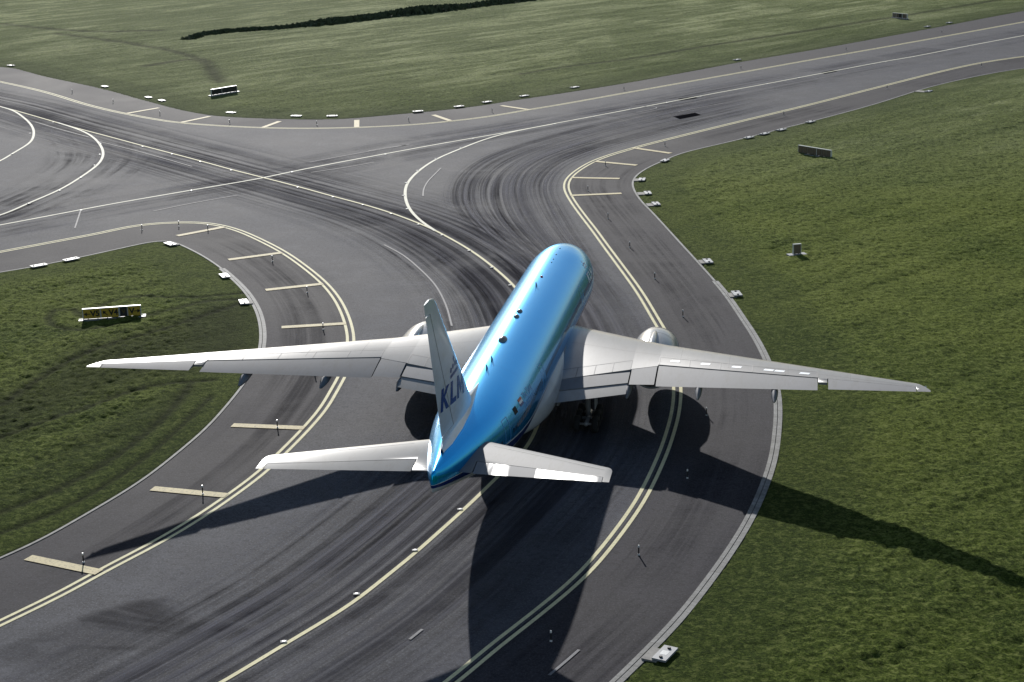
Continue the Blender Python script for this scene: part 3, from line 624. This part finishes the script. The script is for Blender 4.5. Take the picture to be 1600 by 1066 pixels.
# stations: s, half width, z top, z bottom
ST = [(0.0, .02, 4.55, 4.50), (.12, .38, 4.92, 4.14), (.4, .72, 5.28, 3.83), (.9, 1.10, 5.72, 3.50), (1.6, 1.50, 6.20, 3.18), (2.4, 1.86, 6.78, 2.93), (3.2, 2.14, 7.35, 2.75), (4.2, 2.42, 7.86, 2.60), (5.4, 2.68, 8.20, 2.49), (6.8, 2.90, 8.42, 2.42), (8.4, 3.04, 8.54, 2.40), (10, 3.10, 8.59, 2.39),
 (14, 3.1, 8.59, 2.39), (20, 3.1, 8.59, 2.39), (26, 3.1, 8.59, 2.39), (32, 3.1, 8.59, 2.39), (38, 3.1, 8.59, 2.39), (42, 3.1, 8.59, 2.41), (44.5, 3.07, 8.59, 2.55), (47, 2.98, 8.58, 2.88), (49.5, 2.80, 8.55, 3.32), (52, 2.50, 8.50, 3.82), (54.5, 2.10, 8.42, 4.38), (57, 1.62, 8.30, 4.98), (59, 1.20, 8.17, 5.50), (60.6, .82, 8.04, 5.92), (61.8, .48, 7.92, 6.25), (62.6, .20, 7.84, 6.50), (62.95, .07, 7.80, 6.62)]
ST = np.array(ST)
def fus_at(s):
    from bisect import bisect
    k = len(ST); i = min(max(bisect(list(ST[:, 0]), s) - 1, 0), k - 2); h = ST[i + 1, 0] - ST[i, 0]; t = (s - ST[i, 0]) / h
    def tan(j):
        if j <= 0: return (ST[1] - ST[0]) / (ST[1, 0] - ST[0, 0])
        if j >= k - 1: return (ST[-1] - ST[-2]) / (ST[-1, 0] - ST[-2, 0])
        return (ST[j + 1] - ST[j - 1]) / (ST[j + 1, 0] - ST[j - 1, 0])
    a = (2 * t ** 3 - 3 * t ** 2 + 1) * ST[i] + (t ** 3 - 2 * t ** 2 + t) * h * tan(i) + (-2 * t ** 3 + 3 * t ** 2) * ST[i + 1] + (t ** 3 - t ** 2) * h * tan(i + 1)
    return a[1], a[2], a[3]
def fpoint(s, th, off=0.0):
    w, zt, zb = fus_at(s); zc = (zt + zb) / 2; h = (zt - zb) / 2
    # centre of widest part rises with the crown in the tail
    return ((w + off) * math.cos(th), 31.8 - s, zc + (h + off) * math.sin(th))
ss = np.r_[0, .04, .12, .25, .4, .6, np.arange(.9, 12, .45), np.arange(12, 42, 1.5), np.arange(42, 62.7, .6), 62.95]
n = 96; V = []; UV = []; F = []
for s in ss:
    for k in range(n): th = 2 * math.pi * k / n; V.append(fpoint(s, th)); UV.append((s, math.sin(th)))
for i in range(len(ss) - 1):
    for k in range(n): F.append((i * n + k, (i + 1) * n + k, (i + 1) * n + (k + 1) % n, i * n + (k + 1) % n))
F += [tuple(range(n)), tuple((len(ss) - 1) * n + k for k in range(n))[::-1]]
fus = mesh('fuselage', V, F, M['fus'], plane, True, UV)
def fpatch(name, s0, s1, t0, t1, off, mat, parent=fus, ns=6, nt_=6):
    """patch on the fuselage skin, angles in degrees from the right-hand side"""
    V = []; F = []
    for i in range(ns + 1):
        for j in range(nt_ + 1): V.append(fpoint(s0 + (s1 - s0) * i / ns, R(t0 + (t1 - t0) * j / nt_), off))
    for i in range(ns):
        for j in range(nt_): a = i * (nt_ + 1) + j; F.append((a, a + nt_ + 1, a + nt_ + 2, a + 1))
    return mesh(name, V, F, mat, parent)
def fring(name, s0, s1, t0, t1, w, off, mat):
    """door outline"""
    V = []; F = []; pts = []
    wd = math.degrees(w / 3.1)
    for a, b, c, d in ((s0, s1, t0, t0 + wd), (s0, s1, t1 - wd, t1), (s0, s0 + w, t0, t1), (s1 - w, s1, t0, t1)):
        m_ = 5
        base = len(V)
        for i in range(m_ + 1):
            for j in range(m_ + 1): V.append(fpoint(a + (b - a) * i / m_, R(c + (d - c) * j / m_), off + (.002 if a == s0 and b != s1 else 0)))
        for i in range(m_):
            for j in range(m_): q = base + i * (m_ + 1) + j; F.append((q, q + m_ + 1, q + m_ + 2, q + 1))
    return mesh(name, V, F, mat, fus)
# cabin windows, both sides
for side in (0, 1):
    s = 8.0
    while s < 51 + 3 * (side == 0) :
        if not any(abs(s - d) < .8 for d in (15.8, 38.2, 51.2, 4.8)):
            w, zt, zb = fus_at(s); th0 = math.asin(min(1, max(-1, (6.02 - (zt + zb) / 2) / ((zt - zb) / 2))))
            V = []; b = 0
            for (u, v_) in ((-.13, -.19), (.13, -.19), (.13, .19), (-.13, .19)):
                th = th0 + v_ / 3.1; th = th if side == 0 else math.pi - th
                V.append(fpoint(s + u, th, .012))
            mesh('cabin_window', V, [(0, 1, 2, 3) if side == 0 else (3, 2, 1, 0)], M['glass'], fus)
        s += .53
for side in (0, 1):
    for s0, w in ((4.3, 1.1), (15.3, 1.1), (26.5, .9), (37.7, 1.1), (50.6, 1.15)):
        a, b = (-10, 29); 
        if side: a, b = 180 - b, 180 - a
        if s0 == 26.5: continue
        fring('door', s0, s0 + w, a, b, .055, .014, M['sblue'])
# cockpit glazing
for sd in (0, 1):
    for a, b, s0, s1 in ((30, 47, 2.7, 3.9), (49, 66, 2.2, 3.3), (68, 88.5, 1.9, 2.9)):
        if sd: a, b = 180 - b, 180 - a
        fpatch('cockpit_window', s0, s1, a, b, .01, M['glass'])
# letter shapes, unit height: lists of polygons
KLMg = {'K': [[(0, 0), (.26, 0), (.26, 1), (0, 1)], [(.26, .40), (.40, .56), (.86, 1), (.52, 1), (.26, .70)], [(.40, .56), (.28, .42), (.56, 0), (.90, 0)]],
        'L': [[(0, 0), (.26, 0), (.26, 1), (0, 1)], [(.26, 0), (.70, 0), (.70, .22), (.26, .22)]],
        'M': [[(0, 0), (.24, 0), (.24, 1), (0, 1)], [(.24, 1), (.24, .62), (.50, .10), (.50, .52)], [(.50, .52), (.50, .10), (.76, .62), (.76, 1)], [(.76, 0), (1.0, 0), (1.0, 1), (.76, 1)]]}
def letters(txt, adv, mapf, name, mat, parent, gap=.12, dens=5):
    V = []; F = []; x0_ = 0
    for ch in txt:
        for poly in KLMg[ch]:
            m_ = bpy.data.meshes.new('t')
            # split into a fine fan so that it follows the surface
            c = np.mean(poly, axis=0); pts = []
            for i in range(len(poly)):
                a = np.array(poly[i]); b = np.array(poly[(i + 1) % len(poly)])
                for k in range(dens): pts.append(a + (b - a) * k / dens)
            bpy.data.meshes.remove(m_)
            base = len(V); V.append(mapf(x0_ + c[0], c[1]))
            for rr in (.5, 1):
                for q in pts: w = c + (q - c) * rr; V.append(mapf(x0_ + w[0], w[1]))
            n_ = len(pts)
            for i in range(n_):
                j = (i + 1) % n_; F.append((base, base + 1 + i, base + 1 + j)); F.append((base + 1 + i, base + 1 + n_ + i, base + 1 + n_ + j, base + 1 + j))
        x0_ += adv[ch] + gap
    return mesh(name, V, F, mat, parent)
ADV = {'K': .90, 'L': .70, 'M': 1.0}; TOT = 2.6 + .24
for side in (0, 1):
    def mf(u, v, side=side):
        # reading direction runs to the nose on the right side, to the tail on the left side
        s = 11.35 - u / TOT * 2.9 if side == 0 else 8.45 + u / TOT * 2.9
        th = R(11 + 15.5 * v); return fpoint(s, th if side == 0 else math.pi - th, .016)
    letters('KLM', ADV, mf, 'lettering', M['lwhite'], fus)
def crown_poly(mapf, name, mat, parent):
    V = []; F = []
    def poly(pts):
        b = len(V); V.extend(mapf(*q) for q in pts); F.append(tuple(range(b, b + len(pts))))
    for i in range(6): poly([(-1 + i / 3, 0), (-1 + (i + 1) / 3, 0), (-1 + (i + 1) / 3, .26), (-1 + i / 3, .26)])
    for cx, cy, r in ((-.82, .62, .21), (-.30, .74, .21), (.30, .74, .21), (.82, .62, .21)):
        poly([(cx + r * math.cos(t), cy + r * math.sin(t)) for t in np.linspace(0, 2 * math.pi, 13)[:-1]])
    poly([(-.07, 1.0), (.07, 1.0), (.07, 1.5), (-.07, 1.5)]); poly([(-.2, 1.2), (-.075, 1.2), (-.075, 1.34), (-.2, 1.34)]); poly([(.075, 1.2), (.2, 1.2), (.2, 1.34), (.075, 1.34)])
    return mesh(name, V, F, mat, parent)
crown_poly(lambda u, v: fpoint(10.0 - u * .55, R(33 + v * 9), .016), 'emblem', M['lwhite'], fus)
# rear script, flag and registration
def wrap_text(txt, size, s_c, th_c, mat, side=0, name='lettering', bold=0):
    m_ = text_mesh(txt, size, bold)
    for v in m_.vertices:
        u, w = v.co.x, v.co.y; v.co = fpoint(s_c - u if side == 0 else s_c + u, (R(th_c) + w / 3.1) if side == 0 else math.pi - R(th_c) - w / 3.1, .018)
    m_.materials.append(mat); o = bpy.data.objects.new(name, m_); col.objects.link(o); o.parent = fus; return o
wrap_text('The Flying', .72, 44.2, 26.5, M['sblue']); wrap_text('Dutchman', .72, 44.5, 15.5, M['sblue'])
for k, (c, m_) in enumerate((((0), 'red'), ((1), 'lwhite'), ((2), 'navy'))): fpatch('flag', 46.1, 47.1, 27.5 - k * 3.6, 31.0 - k * 3.6, .016, M[m_], ns=3, nt_=2)
fpatch('rear_panel', 48.1, 48.9, 19, 29, .014, M['gap'])
# crown fittings
def dome(s, L, W, Hh, name, mat, th=90):
    V = []; F = []; a, b = 14, 6
    for i in range(b + 1):
        for k in range(a):
            t = 2 * math.pi * k / a; ph = math.pi / 2 * i / b; r = math.cos(ph); x_ = W * r * math.cos(t); y_ = L * r * math.sin(t)
            c = fpoint(s, R(th), 0); V.append((c[0] + x_, c[1] + y_, c[2] - .06 + (Hh + .06) * math.sin(ph)))
    for i in range(b):
        for k in range(a): F.append((i * a + k, i * a + (k + 1) % a, (i + 1) * a + (k + 1) % a, (i + 1) * a + k))
    return mesh(name, V, F, mat, fus, True)
dome(29.8, .36, .24, .2, 'antenna_dome', M['dome'], 92); dome(31.3, .36, .24, .2, 'antenna_dome', M['dome'], 92); dome(37.5, .66, .34, .3, 'antenna_dome', M['dome'], 92); dome(19.1, .16, .14, .12, 'beacon', M['red'])
for s in (22.0, 42.6, 44.6): 
    c = fpoint(s, R(90)); V = [(c[0] - .03, c[1] + .35, c[2] - .03), (c[0] + .03, c[1] + .35, c[2] - .03), (c[0] + .03, c[1] - .25, c[2] - .03), (c[0] - .03, c[1] - .25, c[2] - .03), (c[0], c[1] - .1, c[2] + .42), (c[0], c[1] - .38, c[2] + .42)]
    mesh('blade_antenna', V, [(0, 3, 2, 1), (0, 1, 4), (2, 3, 5), (1, 2, 5, 4), (3, 0, 4, 5)], M['dome'], fus)
for s in (8.8, 11.2, 12.9, 14.0): dome(s, .08, .08, .06, 'probe', M['dome'], 88)

# belly fairing
V = []; F = []; n = 64
FS = [(15.5, 1.2, .5, 2.9), (17, 2.5, 1.1, 3.1), (19, 3.15, 1.5, 3.3), (21.5, 3.45, 1.72, 3.4), (25, 3.62, 1.85, 3.45), (30, 3.68, 1.88, 3.45), (34, 3.62, 1.84, 3.45), (37, 3.40, 1.7, 3.42), (39.5, 2.95, 1.4, 3.35), (41.5, 2.2, .9, 3.2), (43, 1.3, .45, 3.0)]
for s, w, h, zc in FS:
    for k in range(n):
        t = 2 * math.pi * k / n; ct, st_ = math.cos(t), math.sin(t); V.append((w * abs(ct) ** .75 * (1 if ct > 0 else -1), 31.8 - s, zc + h * abs(st_) ** .85 * (1 if st_ > 0 else -1)))
for i in range(len(FS) - 1):
    for k in range(n): F.append((i * n + k, (i + 1) * n + k, (i + 1) * n + (k + 1) % n, i * n + (k + 1) % n))
F += [tuple(range(n)), tuple((len(FS) - 1) * n + k for k in range(n))[::-1]]
mesh('belly_fairing', V, F, M['engine'], plane, True)

# ---- lifting surfaces
def yt(c): return 5 * (.2969 * math.sqrt(max(c, 0)) - .1260 * c - .3516 * c * c + .2843 * c ** 3 - .1036 * c ** 4)
class Surf:
    """le, te: span position -> station; zr: reference height at the trailing edge; t: thickness ratio; inc: nose-up rise"""
    def __init__(s, le, te, zr, t, inc, camb=0.0): s.le, s.te, s.zr, s.t, s.inc, s.camb = le, te, zr, t, inc, camb
    def pt(s, y, c, up, thk=1):
        ch = s.te(y) - s.le(y); z = s.zr(y) + s.inc(y) * (1 - c) + s.camb * ch * 4 * c * (1 - c)
        z += (1 if up else -.75) * s.t(y) * ch * yt(c) * thk
        return s.le(y) + c * ch, z
    def build(s, name, ys, c0, c1, side, mat, parent, n=18, drop=(0, 0, 0), sm=True, edge=.0):
        """c0, c1 functions of y; drop = (rotate down in degrees about the front, back shift, down shift)"""
        V = []; F = []; rings = []
        for y in ys:
            a, b = c0(y), c1(y)
            if a < .01: k_ = int(n * .7); cs = [.58 * (1 - math.cos(math.pi / 2 * i / k_)) for i in range(k_)] + [.58 + (b - .58) * i / (n - k_) for i in range(n - k_ + 1)]
            else: cs = [a + (b - a) * i / n for i in range(n + 1)]
            up = [s.pt(y, c, True) for c in cs]; lo = [s.pt(y, c, False) for c in cs]
            ring = up + lo[::-1]
            if a < .01: ring = up + lo[::-1][:-1]
            if drop[0] or drop[1] or drop[2]:
                px_, pz = (up[0][0] + lo[0][0]) / 2, (up[0][1] + lo[0][1]) / 2; d = R(drop[0])
                ring = [(px_ + (q[0] - px_) * math.cos(d) + (q[1] - pz) * math.sin(d) + drop[1], pz + (q[1] - pz) * math.cos(d) - (q[0] - px_) * math.sin(d) - drop[2]) for q in ring]
            rings.append([(y * side, 31.8 - q[0], q[1]) for q in ring])
        m_ = min(len(r) for r in rings); rings = [r[:m_] for r in rings]
        for r in rings: V += r
        for i in range(len(rings) - 1):
            for k in range(m_):
                f = (i * m_ + k, i * m_ + (k + 1) % m_, (i + 1) * m_ + (k + 1) % m_, (i + 1) * m_ + k); F.append(f if side > 0 else f[::-1])
        a = tuple(range(m_)); b = tuple((len(rings) - 1) * m_ + k for k in range(m_)); F += [a[::-1], b] if side > 0 else [a, b[::-1]]
        o = mesh(name, V, F, mat, parent, sm)
        if sm:
            md = o.modifiers.new('split', 'EDGE_SPLIT'); md.split_angle = R(35)
        return o
pw = lambda xs, vs_: (lambda y: float(np.interp(y, xs, vs_)))
WLE = pw([0, 3.0, 4.7, 29.75, 30.1, 30.5], [16.5, 19.1, 20.7, 41.30, 41.95, 43.0])
WTE = pw([0, 3.0, 8.87, 10.93, 30.5], [34.6, 34.4, 34.32, 35.02, 43.26])
WZ = lambda y: 4.67 + .1409 * (y - 10.93)
wingS = Surf(WLE, WTE, WZ, pw([0, 5, 11, 24, 30.5], [.135, .125, .105, .095, .085]), pw([0, 4, 11, 30.5], [.55, .5, .15, .0]), .008)
def cutc(pairs):        # station line -> chord fraction
    f = pw([q[0] for q in pairs], [q[1] for q in pairs]); return lambda y: (f(y) - WLE(y)) / (WTE(y) - WLE(y))
cF1 = cutc([(2.9, 32.6), (8.85, 31.95)]); cFl = cutc([(8.9, 31.9), (10.93, 31.9)]); cF2 = cutc([(10.93, 31.65), (22.97, 38.25)]); cA = cutc([(23.6, 38.3), (29.6, 41.9)])
e = .004
def cmain(y):
    if 3.2 <= y <= 8.85: return cF1(y)
    if 8.85 < y < 10.93: return cFl(y)
    if 10.93 <= y <= 22.97: return cF2(y)
    if 22.97 < y < 23.6: return .76
    if 23.6 <= y <= 29.6: return cA(y)
    return 1.0
wys = [1.5, 3.19, 3.2, 4.7, 6, 7.5, 8.85, 8.86, 10.92, 10.94, 13, 16, 19, 21.5, 22.96, 22.98, 23.59, 23.61, 26, 28.5, 29.59, 29.61, 29.8, 30.0, 30.2, 30.35, 30.47]
one = lambda y: 1.0; zero = lambda y: 0.0
def spoiler_mat():
    nt = NT('wing_panel_line'); nt.set(Base_Color=(.10, .10, .105), Roughness=.6); return nt.m
M['seam'] = spoiler_mat()
def surf_line(S, side, pts, w, parent, name='panel_line', mat=None, n=12, off=.012):
    """thin strip lying on the upper skin through (span, station) points"""
    V = []; F = []
    P = [];
    for (y0, s0), (y1, s1) in zip(pts[:-1], pts[1:]):
        for k in range(n): t = k / n; P.append((y0 + (y1 - y0) * t, s0 + (s1 - s0) * t))
    P.append(pts[-1]); P = np.array(P); Tn = np.gradient(P, axis=0); Tn /= np.linalg.norm(Tn, axis=1)[:, None]
    for p_, t in zip(P, Tn):
        for sg in (-1, 1):
            y, s = p_[0] - sg * t[1] * w / 2, p_[1] + sg * t[0] * w / 2; c = (s - S.le(y)) / (S.te(y) - S.le(y)); _, zz = S.pt(y, c, True); V.append((y * side, 31.8 - s, zz + off))
    F = [(2 * i, 2 * i + 1, 2 * i + 3, 2 * i + 2) if side > 0 else (2 * i + 2, 2 * i + 3, 2 * i + 1, 2 * i) for i in range(len(P) - 1)]
    return V, F
for side in (1, -1):
    wg = wingS.build('wing', wys, zero, cmain, side, M['wing'], plane, n=26)
    # inboard flap in two elements, drooped
    FTEs = pw([3.0, 8.87], [35.85, 35.45]); flS = Surf(WLE, FTEs, lambda y: WZ(y) - .22, wingS.t, wingS.inc, .008)
    ff = lambda st0: (lambda y: (st0(y) - WLE(y)) / (FTEs(y) - WLE(y))); f0 = pw([2.9, 8.85], [32.68, 32.05]); f1 = pw([2.9, 8.85], [34.35, 34.05])
    y1 = [3.35, 5, 7, 8.8]
    flS.build('inboard_flap', y1, ff(f0), ff(lambda y: f1(y) - .03), side, M['flap'], wg, 8, (.5, 0, .02))
    flS.build('inboard_flap', y1, ff(f1), lambda y: 1.0, side, M['wing'], wg, 8, (4, .02, .10))
    wingS.build('flaperon', [8.92, 9.9, 10.88], lambda y: cFl(y) + .006, one, side, M['flap'], wg, 8, (1, .02, .0))
    wingS.build('outboard_flap', [10.99, 13, 16, 19, 22, 22.92], lambda y: cF2(y) + .012, one, side, M['flap'], wg, 8, (2.5, .05, .03))
    wingS.build('aileron', [23.66, 26, 28, 29.55], lambda y: cA(y) + .02, one, side, M['flap'], wg, 8, (1, 0, 0))
    # spoilers: joint lines in the skin
    VV = []; FF = []
    def addl(pts, w=.05, n=12):
        v, f = surf_line(wingS, side, pts, w, wg, n=n); b = len(VV); VV.extend(v); FF.extend(tuple(i + b for i in q) for q in f)
    addl([(3.3, 31.0), (8.8, 30.3)]); addl([(11.0, 30.2), (22.9, 37.1)])
    for y in (4.6, 6.0, 7.4, 8.8): addl([(y, 31.0 - (y - 3.3) * .127), (y, 32.55 - (y - 2.9) * .11)], n=3)
    lew = lambda y, f: (y, WLE(y) + f * (WTE(y) - WLE(y)))
    addl([lew(y, .085) for y in (4.2, 8.6)], .035); addl([lew(y, .10) for y in (11.2, 17, 23, 29.4)], .035)
    for y in (4.2, 6.4, 8.6, 11.2, 14.2, 17.2, 20.2, 23.2, 26.3, 29.4): addl([lew(y, .012), lew(y, .09)], .035, 3)
    for y in (12.6, 16.4, 20.8, 25.2): addl([lew(y, .12), lew(y, .55)], .02, 4)
    addl([lew(y, .42) for y in (3.4, 10.9, 20, 29.3)], .018)
    for y in (11.0, 13.4, 15.8, 18.2, 20.6, 22.9): s_ = 30.2 + (y - 11) * .58; addl([(y, s_), (y, s_ + 1.35 - (y - 11) * .02)], n=3)
    mesh('spoiler_seams', VV, FF, M['seam'], wg)
    for y in (12.2, 14.6, 17.0, 19.4, 20.2, 22.0) if side > 0 else ():
        s_ = 30.75 + (y - 11) * .58; v, f = surf_line(wingS, side, [(y - .35, s_ - .2), (y + .35, s_ + .2)], .30, wg, n=2); mesh('access_plate', v, f, M['lwhite'], wg)
    # flap track fairings
    for y, L in ((3.6, 2.6), (8.86, 3.0), (14.3, 2.9), (19.9, 2.6)):
        te = WTE(y); z0 = WZ(y) - .42; V = []; F = []; prof = [(-2.6, .05), (-1.8, .24), (-.6, .34), (.3, .32), (.95, .18), (1.45, .02)]
        for ds, r in prof:
            for k in range(12): t = 2 * math.pi * k / 12; V.append((side * y + r * .75 * math.cos(t), 31.8 - te - ds, z0 - .10 - .13 * (ds > .8) + r * 1.15 * math.sin(t)))
        for i in range(len(prof) - 1):
            for k in range(12): F.append((i * 12 + k, i * 12 + (k + 1) % 12, (i + 1) * 12 + (k + 1) % 12, (i + 1) * 12 + k))
        mesh('flap_fairing', V, F, M['flap'], wg, True)
    lite = MB().box((side * 30.2, 31.8 - 42.2, WZ(30.2) + .0), (.1, .5, .06)); lite.build('wingtip_light', M['glass'], wg)

# horizontal stabilisers
HLE = pw([0, 2.5, 10.55, 10.70, 10.78], [53.4, 55.25, 61.33, 61.55, 61.95]); HTE = pw([0, 10.78], [59.55, 63.72]); HZ = lambda y: 6.7 + .125 * y
hS = Surf(HLE, HTE, HZ, pw([0, 9.5, 10.45, 10.78], [.10, .08, .045, .015]), lambda y: .0)
hcut = lambda y: .70
for side in (1, -1):
    def hc(y): return .70 if 1.9 <= y <= 10.35 else 1.0
    st_o = hS.build('horizontal_stabiliser', [.6, 1.89, 1.91, 4, 7, 10.34, 10.36, 10.5, 10.62, 10.72, 10.78], zero, hc, side, M['stab'] if side > 0 else M['wing'], plane, 22)  # right side gets a darker copy of the grey, painting in its dimmer light
    hS.build('elevator', [1.96, 4, 7, 10.31], lambda y: .712, one, side, M['elev'] if side > 0 else M['wing'], st_o, 8, (1.5, 0, 0))  # right elevator skin likewise darkened in colour, with glint bands built in
    VV = []; FF = []
    for pts in ([(2.6, 56.3), (10.3, 61.75)],):
        v, f = surf_line(hS, side, pts, .035, st_o); b = len(VV); VV.extend(v); FF.extend(tuple(i + b for i in q) for q in f)
    mesh('leading_edge_seam', VV, FF, M['seam'], st_o)
# fin
FLE = pw([7.0, 9.0, 17.75, 18.2, 18.42], [48.6, 51.25, 60.15, 60.8, 61.9]); FTE = pw([7.0, 18.42], [59.15, 63.27])
def fin_build(name, zs, c0, c1, mat, parent, n=20):
    V = []; F = []; rings = []
    for z_ in zs:
        ch = FTE(z_) - FLE(z_); a, b = c0(z_), c1(z_); cs = [a + (b - a) * i / n for i in range(n + 1)]
        if a < .01: cs = [a + (b - a) * (.5 - .5 * math.cos(math.pi * i / n)) for i in range(n + 1)]
        T_ = float(np.interp(z_, [7, 9, 18.4], [.10, .095, .085]))
        r_ = [(T_ * ch * yt(c) * .85 + .004, FLE(z_) + c * ch, z_) for c in cs]; l_ = [(-q[0], q[1], q[2]) for q in r_][::-1]
        rings.append([(q[0], 31.8 - q[1], q[2]) for q in r_ + l_])
    m_ = len(rings[0])
    for r in rings: V += r
    for i in range(len(rings) - 1):
        for k in range(m_): F.append((i * m_ + k, (i + 1) * m_ + k, (i + 1) * m_ + (k + 1) % m_, i * m_ + (k + 1) % m_))
    F += [tuple(range(m_)), tuple((len(rings) - 1) * m_ + k for k in range(m_))[::-1]]
    o = mesh(name, V, F, mat, parent, True); md = o.modifiers.new('split', 'EDGE_SPLIT'); md.split_angle = R(35); return o
rc = lambda z_: .70 if 9.0 <= z_ <= 17.6 else 1.0
fin = fin_build('vertical_stabiliser', [7.2, 7.8, 8.4, 8.99, 9.01, 11, 13, 15, 17, 17.59, 17.61, 17.9, 18.15, 18.3, 18.42], zero, rc, M['fin'], plane)
fin_build('rudder', [9.04, 11, 13, 15, 17.56], lambda z_: .708, one, M['fin'], fin, 8)

def finpt(s, z_, sd, off=.012):
    ch = FTE(z_) - FLE(z_); c = (s - FLE(z_)) / ch; T_ = float(np.interp(z_, [7, 9, 18.4], [.10, .095, .085])); return (sd * (T_ * ch * yt(min(max(c, .001), .999)) * .85 + .004 + off), 31.8 - s, z_)
for sd in (1, -1):
    def mfin(u, v, sd=sd):
        s = 60.15 - u / TOT * 6.0 if sd > 0 else 54.15 + u / TOT * 6.0
        base = 10.70 - (60.15 - s) * .10
        return finpt(s - .25 * v * (1), base + 1.45 * v, sd)
    letters('KLM', ADV, mfin, 'lettering', M['navy'], fin)
    V = []
    for z_ in np.linspace(9.0, 17.6, 30):
        for w_ in (-.03, .03): V.append(finpt(FLE(z_) + .70 * (FTE(z_) - FLE(z_)) + w_, z_, sd, .006))
    mesh('rudder_hinge_line', V, [(2 * i, 2 * i + 1, 2 * i + 3, 2 * i + 2)[::sd] for i in range(29)], M['seam'], fin)
    crown_poly(lambda u, v, sd=sd: finpt(56.65 - u * 1.12, 12.15 + v * .80, sd, .014), 'emblem', M['navy'], fin)
# dorsal fillet
V = []; F = []
for s, h, w in ((47.6, .0, .06), (49.5, .25, .22), (51.3, .62, .40), (53.5, .75, .55), (56, .72, .55), (58.5, .55, .4), (60.0, .25, .15)):
    w_, zt, zb = fus_at(s); V += [(-w, 31.8 - s, zt - .12), (-w * .45, 31.8 - s, zt + h * .6), (0, 31.8 - s, zt + h), (w * .45, 31.8 - s, zt + h * .6), (w, 31.8 - s, zt - .12)]
for i in range(6):
    for k in range(4): F.append((i * 5 + k, i * 5 + k + 1, i * 5 + k + 6, i * 5 + k + 5))
mesh('fin_fillet', V, F, M['fin'], fin, True)

# engines
EX, EZ = 9.85, 2.85
for side in (1, -1):
    V, F = lathe_x([(21.4, 1.42), (20.2, 1.45), (19.75, 1.52), (19.6, 1.66), (19.75, 1.78), (20.3, 1.88), (21.2, 1.96), (22.6, 1.99), (24, 1.93), (25.4, 1.72), (26.0, 1.60), (26.0, 1.52), (24.5, 1.5)], (side * EX, EZ), 48)
    eng = mesh('engine', V, F[::-1] if 0 else F, M['engine'], plane, True)
    V, F = lathe_x([(19.78, 1.50), (19.58, 1.60), (19.57, 1.68), (19.72, 1.782), (20.15, 1.870)], (side * EX, EZ), 48); mesh('inlet_lip', V, F, M['alu'], eng, True)
    V, F = lathe_x([(20.9, .02), (21.1, .25), (21.5, .45), (21.5, 1.44)], (side * EX, EZ), 48); mesh('fan', V, F, M['hot'], eng)
    V, F = lathe_x([(24.5, 1.5), (25.2, 1.15), (26.6, 1.05), (27.9, .78), (27.9, .66), (27.2, .6)], (side * EX, EZ), 40); mesh('core_cowl', V, F, M['hot'], eng, True)
    V, F = lathe_x([(27.2, .5), (28.2, .36), (29.1, .05)], (side * EX, EZ), 30); mesh('exhaust_plug', V, F, M['hot'], eng, True)
    # pylon
    V = []; F = []
    for s, zt, zb, w in ((21.3, 4.82, 4.4, .06), (22.5, 5.02, 4.2, .28), (24.5, 5.08, 3.9, .36), (27, 5.0, 3.6, .34), (29.5, 4.4, 3.7, .22), (31.5, 4.2, 4.0, .04)):
        V += [(side * EX - w, 31.8 - s, zb), (side * EX + w, 31.8 - s, zb), (side * EX + w * .7, 31.8 - s, zt - .05), (side * EX, 31.8 - s, zt), (side * EX - w * .7, 31.8 - s, zt - .05)]
    for i in range(5):
        for k in range(5): F.append((i * 5 + k, i * 5 + (k + 1) % 5, i * 5 + 5 + (k + 1) % 5, i * 5 + 5 + k))
    mesh('pylon', V, F, M['engine'], eng, True)
    # cowl joint and strake
    V, F = lathe_x([(21.9, 1.992), (21.95, 1.994)], (side * EX, EZ), 48); mesh('cowl_seam', V, F, M['seam'], eng)

# landing gear
def wheel(parent, x_, s, r=.67, w=.46):
    o = MB().tube((x_ - w / 2, 31.8 - s, r), (x_ + w / 2, 31.8 - s, r), r, n=24)
    V = []; F = []; prof = [(-w / 2, r * .55), (-w / 2, r * .86), (-w * .36, r * .97), (0, r), (w * .36, r * .97), (w / 2, r * .86), (w / 2, r * .55)]
    for dx, rr in prof:
        for k in range(28): t = 2 * math.pi * k / 28; V.append((x_ + dx, 31.8 - s + rr * math.cos(t), r + rr * math.sin(t)))
    for i in range(len(prof) - 1):
        for k in range(28): F.append((i * 28 + k, i * 28 + (k + 1) % 28, (i + 1) * 28 + (k + 1) % 28, (i + 1) * 28 + k))
    mesh('wheel', V, F, M['rubber'], parent, True)
    return MB().tube((x_ - w * .35, 31.8 - s, r), (x_ + w * .35, 31.8 - s, r), r * .56, n=20)
for side in (1, -1):
    gx = side * 5.49; g = MB().tube((gx, 0, .9), (gx, -.15, 3.5), .2, .24, 16)
    g.tube((gx, 1.6, .67), (gx, -1.6, .67), .16, .16, 12); g.tube((gx, .3, 1.9), (gx - side * 1.9, 1.1, 3.2), .09); g.tube((gx, -.3, 2.3), (gx + side * .2, -1.6, 3.4), .08)
    for s in (-1.45, 0, 1.45): g.tube((gx - .7, s, .67), (gx + .7, s, .67), .09)
    gear = g.build('main_landing_gear', M['metal'], plane, True)
    for s in (30.35, 31.8, 33.25):
        for dx in (-.7, .7): h = wheel(gear, gx + dx, s); h.build('hub', M['hub'], gear)
    MB().box((gx + side * .6, .1, 2.4), (.06, 1.4, 1.6)).build('gear_door', M['engine'], gear)
g = MB().tube((0, 25.88, .5), (0, 26.1, 2.9), .13, .16, 14); g.tube((-.45, 25.88, .54), (.45, 25.88, .54), .08); gear = g.build('nose_landing_gear', M['metal'], plane, True)
for dx in (-.38, .38): wheel(gear, dx, 5.92, .54, .34).build('hub', M['hub'], gear)
